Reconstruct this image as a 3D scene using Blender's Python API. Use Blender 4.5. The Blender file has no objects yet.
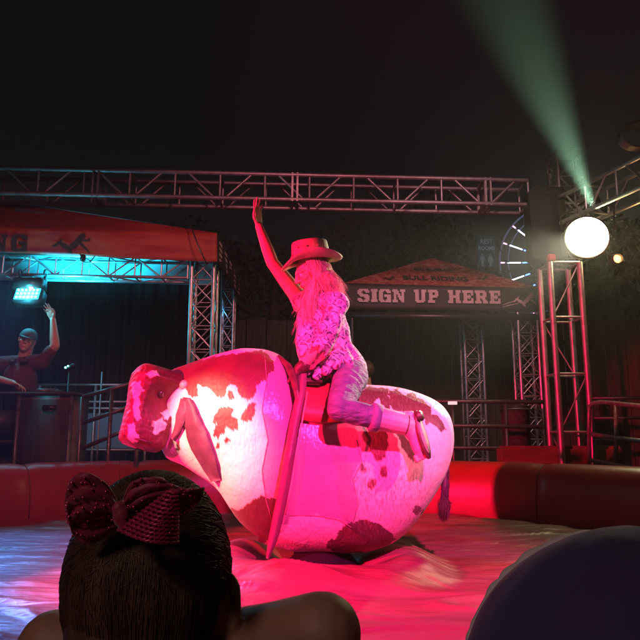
import bpy, bmesh, math, random
import numpy as np
from mathutils import Vector, Matrix, noise
R = math.radians
rnd = random.Random(7)
sc = bpy.context.scene
C = sc.collection

# ---------------------------------------------------------------- camera
F = 640.0                      # focal length in pixels of the 640 px photograph
CZ = 0.69                      # camera height above the mattress (z = 0)
PITCH = math.atan(114 / 640)
cam_d = bpy.data.cameras.new('camera'); cam = bpy.data.objects.new('camera', cam_d); C.objects.link(cam)
cam.location = (0, 0, CZ); cam.rotation_euler = (R(90) + PITCH, 0, 0)
cam_d.sensor_width = 36; cam_d.lens = 36 * F / 640; cam_d.clip_start = 0.02; cam_d.clip_end = 600
sc.camera = cam
cp, sp = math.cos(PITCH), math.sin(PITCH)
def P(u, v, d):
    """place in the world seen at (u, v) of the photograph, d metres in front along the ground"""
    a, b = u - 320, 320 - v
    dx, dy, dz = a, F * cp - b * sp, F * sp + b * cp
    k = d / dy
    return Vector((dx * k, d, CZ + dz * k))
def proj(p):
    x, y, z = p[0], p[1], p[2] - CZ
    f = y * cp + z * sp; up = -y * sp + z * cp
    return 320 + x * F / f, 320 - up * F / f

# ---------------------------------------------------------------- world and lights
w = bpy.data.worlds.new("World"); sc.world = w; w.use_nodes = True
bg = w.node_tree.nodes['Background']
bg.inputs[0].default_value = (0.55, 0.42, 0.44, 1); bg.inputs[1].default_value = 0.0105
sc.view_settings.view_transform = 'Standard'; sc.view_settings.look = 'None'
sc.view_settings.exposure = 0; sc.view_settings.gamma = 1
sc.cycles.use_denoising = True

def spot(name, loc, target, energy, color, size=50, blend=0.3, radius=0.08):
    l = bpy.data.lights.new(name, 'SPOT'); l.energy = energy; l.color = color
    l.spot_size = R(size); l.spot_blend = blend; l.shadow_soft_size = radius
    o = bpy.data.objects.new(name, l); C.objects.link(o); o.location = loc
    o.rotation_euler = (Vector(target) - Vector(loc)).to_track_quat('-Z', 'Y').to_euler()
    return o
def point(name, loc, energy, color, radius=0.1):
    l = bpy.data.lights.new(name, 'POINT'); l.energy = energy; l.color = color; l.shadow_soft_size = radius
    o = bpy.data.objects.new(name, l); C.objects.link(o); o.location = loc
    return o
# unseen stage lamps in red, magenta and blue; the other spots are added fills
spot('red_stage_light', (-3.75, 1.4, 1.5), (0.75, 4.2, 0.60), 3800, (1.0, 0.004, 0.075), 38, 0.25, 0.04)
spot('magenta_stage_light', (1.0, -0.6, 3.3), (0.15, 2.95, 0.4), 3300, (1.0, 0.036, 0.36), 35, 0.6, 0.08)
spot('chest_fill_spot', (-2.5, 1.2, 2.3), (-0.42, 3.4, 0.60), 1300, (1.0, 0.84, 0.50), 10.5, 0.6, 0.05)  # narrow added spot, whitens the chest only
spot('rump_fill_spot', (3.4, 1.0, 3.0), (0.50, 3.4, 0.72), 620, (1.0, 0.60, 0.92), 11, 0.8, 0.05)  # added fill spot for the near-white highlight on the rump
spot('blue_stage_light', (-3.9, 6.0, 3.0), (-1.85, 3.4, 0.0), 1500, (0.13, 0.26, 1.0), 38, 0.6, 0.15)
spot('warm_fill_light', (0.3, 2.0, 4.2), (-0.1, 8.0, 2.1), 480, (1.0, 0.26, 0.32), 58, 0.7, 0.3)  # added fill to brighten the tents at the back
spot('sign_fill', (1.3, 3.2, 4.3), (2.0, 8.1, 1.9), 330, (1.0, 0.50, 0.54), 44, 0.7, 0.2)  # added fill to brighten the sign up tent
spot('left_fill', (-1.5, 1.8, 3.6), (-2.9, 6.6, 1.1), 300, (1.0, 0.22, 0.24), 56, 0.7, 0.2)  # added fill to brighten the left wall and tent
spot('crowd_fill', (-0.7, -0.5, 1.45), (0.02, .66, .50), 17.0, (1.0, 0.62, 0.55), 52, .8, 0.12)  # weak added fill to lift the foreground heads

# ---------------------------------------------------------------- materials
def mat(name, col, rough=0.6, metal=0.0, col2=None, nscale=6, stretch=(1, 1, 1), bump=0.0, bscale=30, bdist=0.01,
        emit=None, estr=0, spec=0.5, sheen=0, lo=0.35, hi=0.65, detail=6, coat=0, alpha=None):
    m = bpy.data.materials.new(name); m.use_nodes = True
    nt = m.node_tree; N = nt.nodes; L = nt.links; b = N['Principled BSDF']
    b.inputs['Base Color'].default_value = (*col, 1); b.inputs['Roughness'].default_value = rough
    b.inputs['Metallic'].default_value = metal; b.inputs['Specular IOR Level'].default_value = spec
    b.inputs['Sheen Weight'].default_value = sheen; b.inputs['Coat Weight'].default_value = coat
    tc = N.new('ShaderNodeTexCoord'); mp = N.new('ShaderNodeMapping'); mp.inputs['Scale'].default_value = stretch
    L.new(tc.outputs['Object'], mp.inputs[0])
    if col2 is not None:
        n = N.new('ShaderNodeTexNoise'); n.inputs['Scale'].default_value = nscale; n.inputs['Detail'].default_value = detail
        r = N.new('ShaderNodeValToRGB'); r.color_ramp.elements[0].position = lo; r.color_ramp.elements[1].position = hi
        r.color_ramp.elements[0].color = (*col, 1); r.color_ramp.elements[1].color = (*col2, 1)
        L.new(mp.outputs[0], n.inputs['Vector']); L.new(n.outputs['Fac'], r.inputs[0]); L.new(r.outputs[0], b.inputs['Base Color'])
    if bump:
        n2 = N.new('ShaderNodeTexNoise'); n2.inputs['Scale'].default_value = bscale; n2.inputs['Detail'].default_value = 8
        bu = N.new('ShaderNodeBump'); bu.inputs['Strength'].default_value = bump; bu.inputs['Distance'].default_value = bdist
        L.new(mp.outputs[0], n2.inputs['Vector']); L.new(n2.outputs['Fac'], bu.inputs['Height']); L.new(bu.outputs[0], b.inputs['Normal'])
    if emit is not None:
        b.inputs['Emission Color'].default_value = (*emit, 1); b.inputs['Emission Strength'].default_value = estr
    return m
def nodes(m): return m.node_tree.nodes, m.node_tree.links, m.node_tree.nodes['Principled BSDF']

M = {}
M['vinyl_red'] = mat('red_vinyl', (0.34, 0.022, 0.02), 0.36, 0, (0.26, 0.016, 0.016), 3, bump=0.25, bscale=26, bdist=0.006)
M['vinyl_seam'] = mat('dark_red_vinyl', (0.14, 0.012, 0.012), 0.5)
M['mattress'] = mat('tan_vinyl', (0.20, 0.085, 0.080), 0.40, 0, (0.19, 0.035, 0.036), 2.2, stretch=(0.6, 2.0, 1), bump=0.55, bscale=4.5, bdist=0.05, lo=0.42, hi=0.66)
M['ground'] = mat('asphalt', (0.045, 0.042, 0.04), 0.9, 0, (0.03, 0.028, 0.027), 9, bump=0.3, bscale=80)
M['alu'] = mat('aluminium', (0.56, 0.55, 0.55), 0.32, 0.85, (0.40, 0.39, 0.39), 14, bump=0.05, bscale=60)
M['alu_dull'] = mat('dull_aluminium', (0.34, 0.31, 0.31), 0.45, 0.7, (0.24, 0.22, 0.22), 14)
M['dark_steel'] = mat('dark_steel', (0.06, 0.058, 0.06), 0.4, 0.7, (0.09, 0.08, 0.08), 20)
M['rail_steel'] = mat('rail_steel', (0.22, 0.20, 0.20), 0.4, 0.6, (0.12, 0.10, 0.10), 25)
M['matt_black'] = mat('matt_black', (0.012, 0.012, 0.012), 0.95, spec=0.1)
M['black'] = mat('black_plastic', (0.018, 0.018, 0.02), 0.5)
M['drape'] = mat('black_drape', (0.014, 0.015, 0.017), 0.9, 0, (0.02, 0.022, 0.026), 2, bump=0.2, bscale=30)
M['wood_dark'] = mat('dark_wood', (0.055, 0.036, 0.028), 0.7, 0, (0.03, 0.02, 0.018), 5, stretch=(6, 6, 0.7), bump=0.2, bscale=30)
M['fence_wood'] = mat('weathered_wood', (0.10, 0.08, 0.06), 0.85, 0, (0.05, 0.04, 0.03), 4, stretch=(8, 8, 0.8), bump=0.3, bscale=25)
M['cab_wood'] = mat('brown_plywood', (0.16, 0.07, 0.05), 0.5, 0, (0.09, 0.035, 0.028), 3, stretch=(1, 1, 3), bump=0.1)
M['leather_red'] = mat('red_leather', (0.42, 0.03, 0.05), 0.5, 0, (0.28, 0.02, 0.03), 9, bump=0.3, bscale=60, bdist=0.004)
M['leather_dark'] = mat('dark_leather', (0.10, 0.03, 0.035), 0.45, 0, (0.05, 0.02, 0.02), 20, bump=0.3, bscale=80, bdist=0.003)
M['ear'] = mat('mauve_leather', (0.10, 0.030, 0.070), 0.6, 0, (0.07, 0.02, 0.045), 12, bump=0.3, bscale=70, bdist=0.004)
M['strap'] = mat('rope_leather', (0.20, 0.06, 0.10), 0.5, 0, (0.10, 0.03, 0.06), 8, stretch=(1, 1, 0.3), bump=0.6, bscale=120, bdist=0.004)
M['seam_thread'] = mat('seam_thread', (0.34, 0.17, 0.20), 0.7)
M['horn'] = mat('horn', (0.62, 0.48, 0.36), 0.4, 0, (0.4, 0.28, 0.2), 10)
M['skin'] = mat('skin', (0.60, 0.36, 0.27), 0.5, 0, (0.55, 0.31, 0.23), 10, bump=0.08, bscale=160, bdist=0.002)
M['skin_tan'] = mat('tanned_skin', (0.36, 0.21, 0.14), 0.55, 0, (0.30, 0.17, 0.11), 14, bump=0.1, bscale=220, bdist=0.0015)
M['lip'] = mat('lips', (0.45, 0.12, 0.12), 0.4)
M['sole'] = mat('pale_sole', (0.50, 0.32, 0.30), 0.7, 0, (0.36, 0.2, 0.2), 30, bump=0.4, bscale=60, bdist=0.004)
M['boot'] = mat('pale_boot_leather', (0.56, 0.44, 0.40), 0.5, 0, (0.44, 0.32, 0.28), 12, bump=0.3, bscale=40, bdist=0.006)
M['eye_white'] = mat('eye_white', (0.75, 0.75, 0.72), 0.2)
M['iris'] = mat('iris', (0.05, 0.04, 0.03), 0.2)
M['jeans'] = mat('blue_jeans', (0.075, 0.095, 0.14), 0.8, 0, (0.16, 0.19, 0.25), 14, stretch=(1, 1, 2.5), bump=0.7, bscale=26, bdist=0.02, lo=0.3, hi=0.7)
M['cuff'] = mat('jeans_cuff', (0.20, 0.22, 0.30), 0.8, 0, (0.14, 0.15, 0.22), 30, bump=0.4, bscale=60, bdist=0.01)
M['hat'] = mat('straw_hat', (0.55, 0.40, 0.29), 0.7, 0, (0.42, 0.28, 0.2), 30, bump=0.5, bscale=140, bdist=0.004)
M['hat_band'] = mat('hat_band', (0.22, 0.12, 0.09), 0.6)
M['blond'] = mat('blond_hair', (0.80, 0.66, 0.48), 0.45, 0, (0.36, 0.20, 0.11), 30, stretch=(4, 4, 0.35), lo=0.45, hi=0.62)
M['brunette'] = mat('dark_brown_hair', (0.050, 0.027, 0.020), 0.50, 0, (0.10, 0.056, 0.040), 12, stretch=(4, 4, 0.5), spec=0.5)
M['maroon'] = mat('maroon_shirt', (0.13, 0.022, 0.035), 0.8, 0, (0.09, 0.015, 0.025), 6, bump=0.6, bscale=12, bdist=0.03)
M['cap_cloth'] = mat('grey_cap_cloth', (0.06, 0.07, 0.08), 0.8, bump=0.2)
M['dark_cloth'] = mat('dark_cloth', (0.03, 0.028, 0.03), 0.85, 0, (0.045, 0.04, 0.045), 8, bump=0.4, bscale=14, bdist=0.02)
M['trousers'] = mat('dark_trousers', (0.035, 0.035, 0.045), 0.85, bump=0.3, bscale=14, bdist=0.02)
M['navy'] = mat('navy_cotton', (0.028, 0.030, 0.12), 0.85, 0, (0.032, 0.026, 0.09), 10, bump=0.35, bscale=260, bdist=0.0012, sheen=0.15)
M['lace'] = mat('white_lace', (0.62, 0.60, 0.60), 0.8, bump=0.5, bscale=300, bdist=0.001)
M['bow'] = mat('magenta_bow_fabric', (0.34, 0.02, 0.085), 0.55, 0, (0.20, 0.012, 0.05), 40, bump=0.4, bscale=300, bdist=0.001, sheen=0.3)
M['sequin'] = mat('sequin', (0.80, 0.10, 0.28), 0.18, 0.8)
M['sequin_row'] = mat('knitted_sequin_row', (0.46, 0.03, 0.12), 0.35, 0.25, (0.30, 0.02, 0.08), 120)
M['banner'] = mat('black_banner', (0.020, 0.016, 0.017), 0.6, 0, (0.03, 0.022, 0.022), 4)
M['print_pink'] = mat('faded_white_print', (0.66, 0.52, 0.52), 0.6, 0, (0.54, 0.42, 0.42), 12)
M['print_dark'] = mat('black_print', (0.03, 0.015, 0.015), 0.6)
M['tarp_red'] = mat('printed_red_tarp', (0.30, 0.025, 0.03), 0.6, 0, (0.42, 0.17, 0.14), 16, stretch=(1, 1, 1.6), bump=0.1, bscale=5, lo=0.45, hi=0.6)
M['sign_blue'] = mat('restroom_sign_blue', (0.035, 0.06, 0.09), 0.5, emit=(0.05, 0.11, 0.17), estr=0.10)
M['sign_white'] = mat('restroom_sign_print', (0.35, 0.42, 0.48), 0.5, emit=(0.3, 0.42, 0.55), estr=0.10)
M['tent_inner'] = mat('tent_lining', (0.55, 0.55, 0.55), 0.8, 0, (0.48, 0.48, 0.48), 5)
M['cable'] = mat('black_cable', (0.015, 0.015, 0.015), 0.6)
M['leaf'] = mat('dark_leaves', (0.035, 0.06, 0.025), 0.6, 0, (0.06, 0.09, 0.04), 3)
M['bark'] = mat('bark', (0.07, 0.05, 0.04), 0.9, bump=0.5, bscale=20)
M['cyan_lens'] = mat('cyan_led_lens', (0.2, 0.6, 0.7), 0.3, emit=(0.01, 0.66, 0.90), estr=6.0)
M['cyan_chip'] = mat('white_led_chip', (0.8, 0.9, 0.9), 0.3, emit=(0.35, 1.0, 1.0), estr=12)
M['flood_lens'] = mat('flood_lens', (0.9, 0.9, 0.7), 0.2, emit=(1.0, 0.96, 0.50), estr=70)
M['amber_lens'] = mat('amber_lens', (0.9, 0.5, 0.2), 0.2, emit=(1.0, 0.36, 0.07), estr=4.5)
M['white_led'] = mat('white_ride_light', (0.8, 0.8, 0.9), 0.3, emit=(0.75, 0.8, 1.0), estr=3.5)
M['blue_led'] = mat('blue_ride_light', (0.1, 0.2, 0.8), 0.3, emit=(0.12, 0.30, 1.0), estr=4)
M['pink_led'] = mat('pink_ride_light', (0.8, 0.3, 0.6), 0.3, emit=(1.0, 0.35, 0.6), estr=4.0)
M['neon_dim'] = mat('dim_neon_tube', (0.1, 0.12, 0.2), 0.4, emit=(0.30, 0.40, 0.75), estr=0.14)
M['tiny_led'] = mat('small_indicator', (0.2, 0.8, 0.8), 0.3, emit=(0.2, 0.9, 1.0), estr=5)
M['green_led'] = mat('green_glow', (0.05, 0.2, 0.08), 0.3, emit=(0.05, 0.35, 0.12), estr=0.25)
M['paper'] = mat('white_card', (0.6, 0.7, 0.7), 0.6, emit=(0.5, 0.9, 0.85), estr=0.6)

# tarp of the left tent: red above, orange streaks below
def tarp_left():
    m = mat('striped_red_tarp', (0.4, 0.02, 0.02), 0.6, bump=0.15, bscale=4)
    N, L, b = nodes(m)
    tc = N.new('ShaderNodeTexCoord'); mp = N.new('ShaderNodeMapping'); mp.inputs['Scale'].default_value = (0.7, 1, 7); mp.inputs['Rotation'].default_value = (0, 0.12, 0)
    n = N.new('ShaderNodeTexNoise'); n.inputs['Scale'].default_value = 2.2; n.inputs['Detail'].default_value = 7
    r = N.new('ShaderNodeValToRGB'); e = r.color_ramp.elements
    e[0].position = 0.40; e[0].color = (0.19, 0.007, 0.012, 1); e[1].position = 0.66; e[1].color = (0.30, 0.045, 0.03, 1)
    k = e.new(0.52); k.color = (0.24, 0.014, 0.018, 1)
    L.new(tc.outputs['Object'], mp.inputs[0]); L.new(mp.outputs[0], n.inputs['Vector']); L.new(n.outputs['Fac'], r.inputs[0]); L.new(r.outputs[0], b.inputs['Base Color'])
    return m
M['tarp_left'] = tarp_left()
M['tarp_orange'] = mat('orange_valance_print', (0.24, 0.008, 0.016), 0.6, 0, (0.34, 0.055, 0.028), 2.4, stretch=(0.8, 1, 5), bump=0.15, bscale=4, lo=0.36, hi=0.56)

# bull hide: white and brown patches carried by the attribute 'patch'
def hide():
    m = bpy.data.materials.new('cow_hide'); m.use_nodes = True
    N, L, b = nodes(m)
    at = N.new('ShaderNodeAttribute'); at.attribute_name = 'patch'
    sepc = N.new('ShaderNodeSeparateColor'); L.new(at.outputs['Color'], sepc.inputs[0])
    tc = N.new('ShaderNodeTexCoord')
    n = N.new('ShaderNodeTexNoise'); n.inputs['Scale'].default_value = 60; n.inputs['Detail'].default_value = 6
    L.new(tc.outputs['Object'], n.inputs['Vector'])
    white = N.new('ShaderNodeMix'); white.data_type = 'RGBA'; white.inputs[6].default_value = (0.72, 0.66, 0.58, 1); white.inputs[7].default_value = (0.58, 0.47, 0.40, 1)
    L.new(n.outputs['Fac'], white.inputs[0])
    brown = N.new('ShaderNodeMix'); brown.data_type = 'RGBA'; brown.inputs[6].default_value = (0.14, 0.026, 0.022, 1); brown.inputs[7].default_value = (0.05, 0.012, 0.010, 1)
    n3 = N.new('ShaderNodeTexNoise'); n3.inputs['Scale'].default_value = 9; L.new(tc.outputs['Object'], n3.inputs['Vector'])
    L.new(n3.outputs['Fac'], brown.inputs[0])
    mx = N.new('ShaderNodeMix'); mx.data_type = 'RGBA'
    L.new(sepc.outputs[0], mx.inputs[0]); L.new(white.outputs[2], mx.inputs[6]); L.new(brown.outputs[2], mx.inputs[7])
    # greyish worn hair where the coat is rubbed (green channel)
    n4 = N.new('ShaderNodeTexNoise'); n4.inputs['Scale'].default_value = 38; n4.inputs['Detail'].default_value = 9; n4.inputs['Roughness'].default_value = 0.75
    mp4 = N.new('ShaderNodeMapping'); mp4.inputs['Rotation'].default_value = (0, 0.9, 0); mp4.inputs['Scale'].default_value = (3.2, 1, 0.8)
    L.new(tc.outputs['Object'], mp4.inputs[0]); L.new(mp4.outputs[0], n4.inputs['Vector'])
    r4 = N.new('ShaderNodeValToRGB'); r4.color_ramp.elements[0].position = 0.47; r4.color_ramp.elements[1].position = 0.62
    L.new(n4.outputs['Fac'], r4.inputs[0])
    mul = N.new('ShaderNodeMath'); mul.operation = 'MULTIPLY'; L.new(r4.outputs[0], mul.inputs[0]); L.new(sepc.outputs[1], mul.inputs[1])
    mx2 = N.new('ShaderNodeMix'); mx2.data_type = 'RGBA'; mx2.inputs[7].default_value = (0.30, 0.20, 0.20, 1)
    L.new(mul.outputs[0], mx2.inputs[0]); L.new(mx.outputs[2], mx2.inputs[6])
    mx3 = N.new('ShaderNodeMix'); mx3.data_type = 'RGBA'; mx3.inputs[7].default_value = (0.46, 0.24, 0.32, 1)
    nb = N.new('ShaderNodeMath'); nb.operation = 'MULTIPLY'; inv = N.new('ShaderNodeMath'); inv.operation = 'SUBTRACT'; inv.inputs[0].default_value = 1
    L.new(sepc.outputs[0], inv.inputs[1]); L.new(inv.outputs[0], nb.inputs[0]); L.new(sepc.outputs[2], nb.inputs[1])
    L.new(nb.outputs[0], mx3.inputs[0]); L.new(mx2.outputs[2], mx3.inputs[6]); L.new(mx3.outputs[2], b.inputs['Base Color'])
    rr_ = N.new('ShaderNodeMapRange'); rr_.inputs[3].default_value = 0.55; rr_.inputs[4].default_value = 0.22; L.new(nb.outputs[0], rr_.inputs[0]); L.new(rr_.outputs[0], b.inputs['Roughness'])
    n2 = N.new('ShaderNodeTexNoise'); n2.inputs['Scale'].default_value = 90; n2.inputs['Detail'].default_value = 5
    mp = N.new('ShaderNodeMapping'); mp.inputs['Scale'].default_value = (1, 1, 0.25); L.new(tc.outputs['Object'], mp.inputs[0]); L.new(mp.outputs[0], n2.inputs['Vector'])
    bu = N.new('ShaderNodeBump'); bu.inputs['Strength'].default_value = 0.5; bu.inputs['Distance'].default_value = 0.006
    L.new(n2.outputs['Fac'], bu.inputs['Height'])
    n5 = N.new('ShaderNodeTexNoise'); n5.inputs['Scale'].default_value = 7; n5.inputs['Detail'].default_value = 3; L.new(tc.outputs['Object'], n5.inputs['Vector'])
    bu2 = N.new('ShaderNodeBump'); bu2.inputs['Strength'].default_value = 0.5; bu2.inputs['Distance'].default_value = 0.03
    L.new(n5.outputs['Fac'], bu2.inputs['Height']); L.new(bu.outputs[0], bu2.inputs['Normal']); L.new(bu2.outputs[0], b.inputs['Normal'])
    b.inputs['Sheen Weight'].default_value = 0.1
    return m
M['hide'] = hide()

# rider's top: white lace with violet diamonds
def blouse():
    m = bpy.data.materials.new('patterned_blouse'); m.use_nodes = True
    N, L, b = nodes(m)
    tc = N.new('ShaderNodeTexCoord')
    mp = N.new('ShaderNodeMapping'); mp.inputs['Rotation'].default_value = (0.2, 0.785, 0.1); mp.inputs['Scale'].default_value = (17, 11, 17)
    n0 = N.new('ShaderNodeTexNoise'); n0.inputs['Scale'].default_value = 14; L.new(tc.outputs['Object'], n0.inputs['Vector'])
    vm = N.new('ShaderNodeVectorMath'); vm.operation = 'MULTIPLY_ADD'; vm.inputs[1].default_value = (0.07, 0.07, 0.07)
    L.new(n0.outputs['Color'], vm.inputs[0]); L.new(tc.outputs['Object'], vm.inputs[2]); L.new(vm.outputs[0], mp.inputs[0])
    v = N.new('ShaderNodeTexVoronoi'); v.distance = 'CHEBYCHEV'; v.inputs['Scale'].default_value = 1.0; v.inputs['Randomness'].default_value = 0.6
    L.new(mp.outputs[0], v.inputs['Vector'])
    r = N.new('ShaderNodeValToRGB'); e = r.color_ramp.elements; r.color_ramp.interpolation = 'CONSTANT'
    e[0].position = 0; e[0].color = (0.16, 0.13, 0.28, 1); e[1].position = 0.20; e[1].color = (0.50, 0.47, 0.50, 1)
    for p_, c_ in ((0.30, (0.05, 0.035, 0.10)), (0.43, (0.48, 0.44, 0.47)), (0.56, (0.12, 0.03, 0.07))):
        k = e.new(p_); k.color = (*c_, 1)
    L.new(v.outputs['Distance'], r.inputs[0])
    n = N.new('ShaderNodeTexNoise'); n.inputs['Scale'].default_value = 55; n.inputs['Detail'].default_value = 3; L.new(tc.outputs['Object'], n.inputs['Vector'])
    r2 = N.new('ShaderNodeValToRGB'); r2.color_ramp.elements[0].position = 0.46; r2.color_ramp.elements[1].position = 0.54
    L.new(n.outputs['Fac'], r2.inputs[0])
    mx = N.new('ShaderNodeMix'); mx.data_type = 'RGBA'; mx.inputs[7].default_value = (0.52, 0.48, 0.50, 1)
    mu = N.new('ShaderNodeMath'); mu.operation = 'MULTIPLY'; mu.inputs[1].default_value = 0.45; L.new(r2.outputs[0], mu.inputs[0])
    L.new(mu.outputs[0], mx.inputs[0]); L.new(r.outputs[0], mx.inputs[6]); L.new(mx.outputs[2], b.inputs['Base Color'])
    bu = N.new('ShaderNodeBump'); bu.inputs['Strength'].default_value = 0.7; bu.inputs['Distance'].default_value = 0.012
    n6 = N.new('ShaderNodeTexNoise'); n6.inputs['Scale'].default_value = 16; n6.inputs['Detail'].default_value = 5
    mp6 = N.new('ShaderNodeMapping'); mp6.inputs['Scale'].default_value = (1.6, 1.6, 0.6); L.new(tc.outputs['Object'], mp6.inputs[0]); L.new(mp6.outputs[0], n6.inputs['Vector'])
    L.new(n6.outputs['Fac'], bu.inputs['Height']); L.new(bu.outputs[0], b.inputs['Normal'])
    b.inputs['Roughness'].default_value = 0.8
    return m
M['blouse'] = blouse()

# ---------------------------------------------------------------- mesh helpers
class MB:
    def __init__(s): s.v = []; s.f = []
    def add(s, verts, faces):
        n = len(s.v); s.v += [tuple(x) for x in verts]; s.f += [tuple(i + n for i in f) for f in faces]
    def box(s, c, size, rot=None):
        hx, hy, hz = size[0] / 2, size[1] / 2, size[2] / 2
        vs = [Vector((x, y, z)) for x in (-hx, hx) for y in (-hy, hy) for z in (-hz, hz)]
        if rot is not None: vs = [rot @ v for v in vs]
        c = Vector(c)
        s.add([v + c for v in vs], [(0, 1, 3, 2), (4, 6, 7, 5), (0, 4, 5, 1), (2, 3, 7, 6), (0, 2, 6, 4), (1, 5, 7, 3)])
    def bbox(s, c, size, bev=0.01, rot=None):
        """box with chamfered edges"""
        bm = bmesh.new(); bmesh.ops.create_cube(bm, size=1)
        for v in bm.verts: v.co = Vector((v.co.x * size[0], v.co.y * size[1], v.co.z * size[2]))
        bmesh.ops.bevel(bm, geom=bm.edges[:], offset=bev, segments=2, affect='EDGES')
        m = rot if rot is not None else Matrix.Identity(3); c = Vector(c)
        s.add([m @ v.co + c for v in bm.verts], [[v.index for v in f.verts] for f in bm.faces]); bm.free()
    def tube(s, pts, r, n=8, caps=True):
        pts = [Vector(p) for p in pts]; m = len(pts)
        rs = [r] * m if not hasattr(r, '__len__') else list(r)
        rings = []; ref = None
        for i, p in enumerate(pts):
            t = (pts[min(i + 1, m - 1)] - pts[max(i - 1, 0)]).normalized()
            if ref is None: ref = t.orthogonal().normalized()
            ref = (ref - t * ref.dot(t))
            ref = ref.normalized() if ref.length > 1e-6 else t.orthogonal().normalized()
            b = t.cross(ref)
            rings += [p + (ref * math.cos(a) + b * math.sin(a)) * rs[i] for a in (2 * math.pi * k / n for k in range(n))]
        fs = []
        for i in range(m - 1):
            for k in range(n):
                a, b_ = i * n + k, i * n + (k + 1) % n
                fs.append((a, b_, b_ + n, a + n))
        if caps: fs.append(tuple(range(n - 1, -1, -1))); fs.append(tuple(range((m - 1) * n, m * n)))
        s.add(rings, fs)
    def grid(s, rows, closed_u=False, closed_v=False):
        nr, nc = len(rows), len(rows[0]); vs = [p for r in rows for p in r]; fs = []
        for i in range(nr if closed_u else nr - 1):
            for j in range(nc if closed_v else nc - 1):
                a = i * nc + j; b = i * nc + (j + 1) % nc; i2 = (i + 1) % nr
                fs.append((a, b, i2 * nc + (j + 1) % nc, i2 * nc + j))
        s.add(vs, fs)
    def ell(s, c, r, basis=None, nu=16, nv=10):
        B = basis if basis is not None else Matrix.Identity(3); c = Vector(c)
        vs = []; fs = []
        vs.append(c + B @ Vector((0, 0, r[2])))
        for i in range(1, nv):
            th = math.pi * i / nv
            for k in range(nu):
                ph = 2 * math.pi * k / nu
                vs.append(c + B @ Vector((r[0] * math.sin(th) * math.cos(ph), r[1] * math.sin(th) * math.sin(ph), r[2] * math.cos(th))))
        vs.append(c + B @ Vector((0, 0, -r[2])))
        for k in range(nu): fs.append((0, 1 + k, 1 + (k + 1) % nu))
        for i in range(nv - 2):
            for k in range(nu):
                a = 1 + i * nu + k; b = 1 + i * nu + (k + 1) % nu
                fs.append((a, a + nu, b + nu, b))
        e = len(vs) - 1; o = 1 + (nv - 2) * nu
        for k in range(nu): fs.append((e, o + (k + 1) % nu, o + k))
        s.add(vs, fs)
    def cap(s, p, q, r0, r1, n=14):
        """tapered capsule"""
        p, q = Vector(p), Vector(q); t = q - p; Lg = max(t.length, 1e-5); t.normalize()
        pts, rs = [], []
        for k in range(1, 5):
            a = math.pi / 2 * k / 4; pts.append(p - t * r0 * math.cos(a)); rs.append(r0 * math.sin(a))
        for k in range(4, 0, -1):
            a = math.pi / 2 * k / 4; pts.append(q + t * r1 * math.cos(a)); rs.append(r1 * math.sin(a))
        s.tube(pts, rs, n)
    def chain(s, pts, rs, n=14):
        for i in range(len(pts) - 1): s.cap(pts[i], pts[i + 1], rs[i], rs[i + 1], n)
    def poly(s, pts, n, thick):
        """flat outline pts extruded by thick along -n and n"""
        n = Vector(n).normalized() * thick / 2; k = len(pts)
        vs = [Vector(p) - n for p in pts] + [Vector(p) + n for p in pts]
        fs = [tuple(range(k - 1, -1, -1)), tuple(range(k, 2 * k))] + [(i, (i + 1) % k, (i + 1) % k + k, i + k) for i in range(k)]
        s.add(vs, fs)

LOC = {}
def thing(name, label, cat, loc, group=None):
    o = bpy.data.objects.new(name, None); C.objects.link(o); o.location = loc; o.empty_display_size = 0.2
    o['label'] = label; o['category'] = cat
    if group: o['group'] = group
    LOC[o.name] = Vector(loc)
    return o
def org(o):
    return LOC.get(o.name, Vector((0, 0, 0))) if o else Vector((0, 0, 0))
def fill(me, mb, off, smooth):
    me.from_pydata([(v[0] - off[0], v[1] - off[1], v[2] - off[2]) for v in mb.v], [], mb.f); me.update()
    if smooth: me.shade_smooth()
def obj(name, mb, m, parent=None, smooth=True, kind=None, sharp=None, label=None, cat=None, group=None):
    """mb in world coordinates; the child sits at its parent's origin"""
    off = org(parent)
    if parent is None and mb.v:
        a = np.array(mb.v); off = Vector(((a[:, 0].min() + a[:, 0].max()) / 2, (a[:, 1].min() + a[:, 1].max()) / 2, a[:, 2].min()))
    me = bpy.data.meshes.new(name); fill(me, mb, off, smooth)
    if smooth and sharp: 
        me.set_sharp_from_angle(angle=R(sharp))
    me.materials.append(m)
    o = bpy.data.objects.new(name, me); C.objects.link(o)
    if parent is not None: o.parent = parent; LOC[o.name] = org(parent)
    else: o.location = off; LOC[o.name] = Vector(off)
    if kind: o['kind'] = kind
    if label: o['label'] = label
    if cat: o['category'] = cat
    if group: o['group'] = group
    return o
def remesh(mb, voxel, smooth_it=4, extra=None):
    me = bpy.data.meshes.new('tmp'); me.from_pydata(mb.v, [], mb.f); me.update()
    o = bpy.data.objects.new('tmp', me); C.objects.link(o)
    r = o.modifiers.new('r', 'REMESH'); r.mode = 'VOXEL'; r.voxel_size = voxel; r.adaptivity = 0
    if smooth_it:
        s_ = o.modifiers.new('s', 'SMOOTH'); s_.factor = 0.5; s_.iterations = smooth_it
    dg = bpy.context.evaluated_depsgraph_get(); dg.update()
    ev = o.evaluated_get(dg); m2 = ev.to_mesh()
    out = MB(); out.v = [tuple(v.co) for v in m2.vertices]; out.f = [tuple(p.vertices) for p in m2.polygons]
    ev.to_mesh_clear(); bpy.data.objects.remove(o); bpy.data.meshes.remove(me)
    if extra: out.v = [extra(v) for v in out.v]
    return out
_rod = {}
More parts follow.
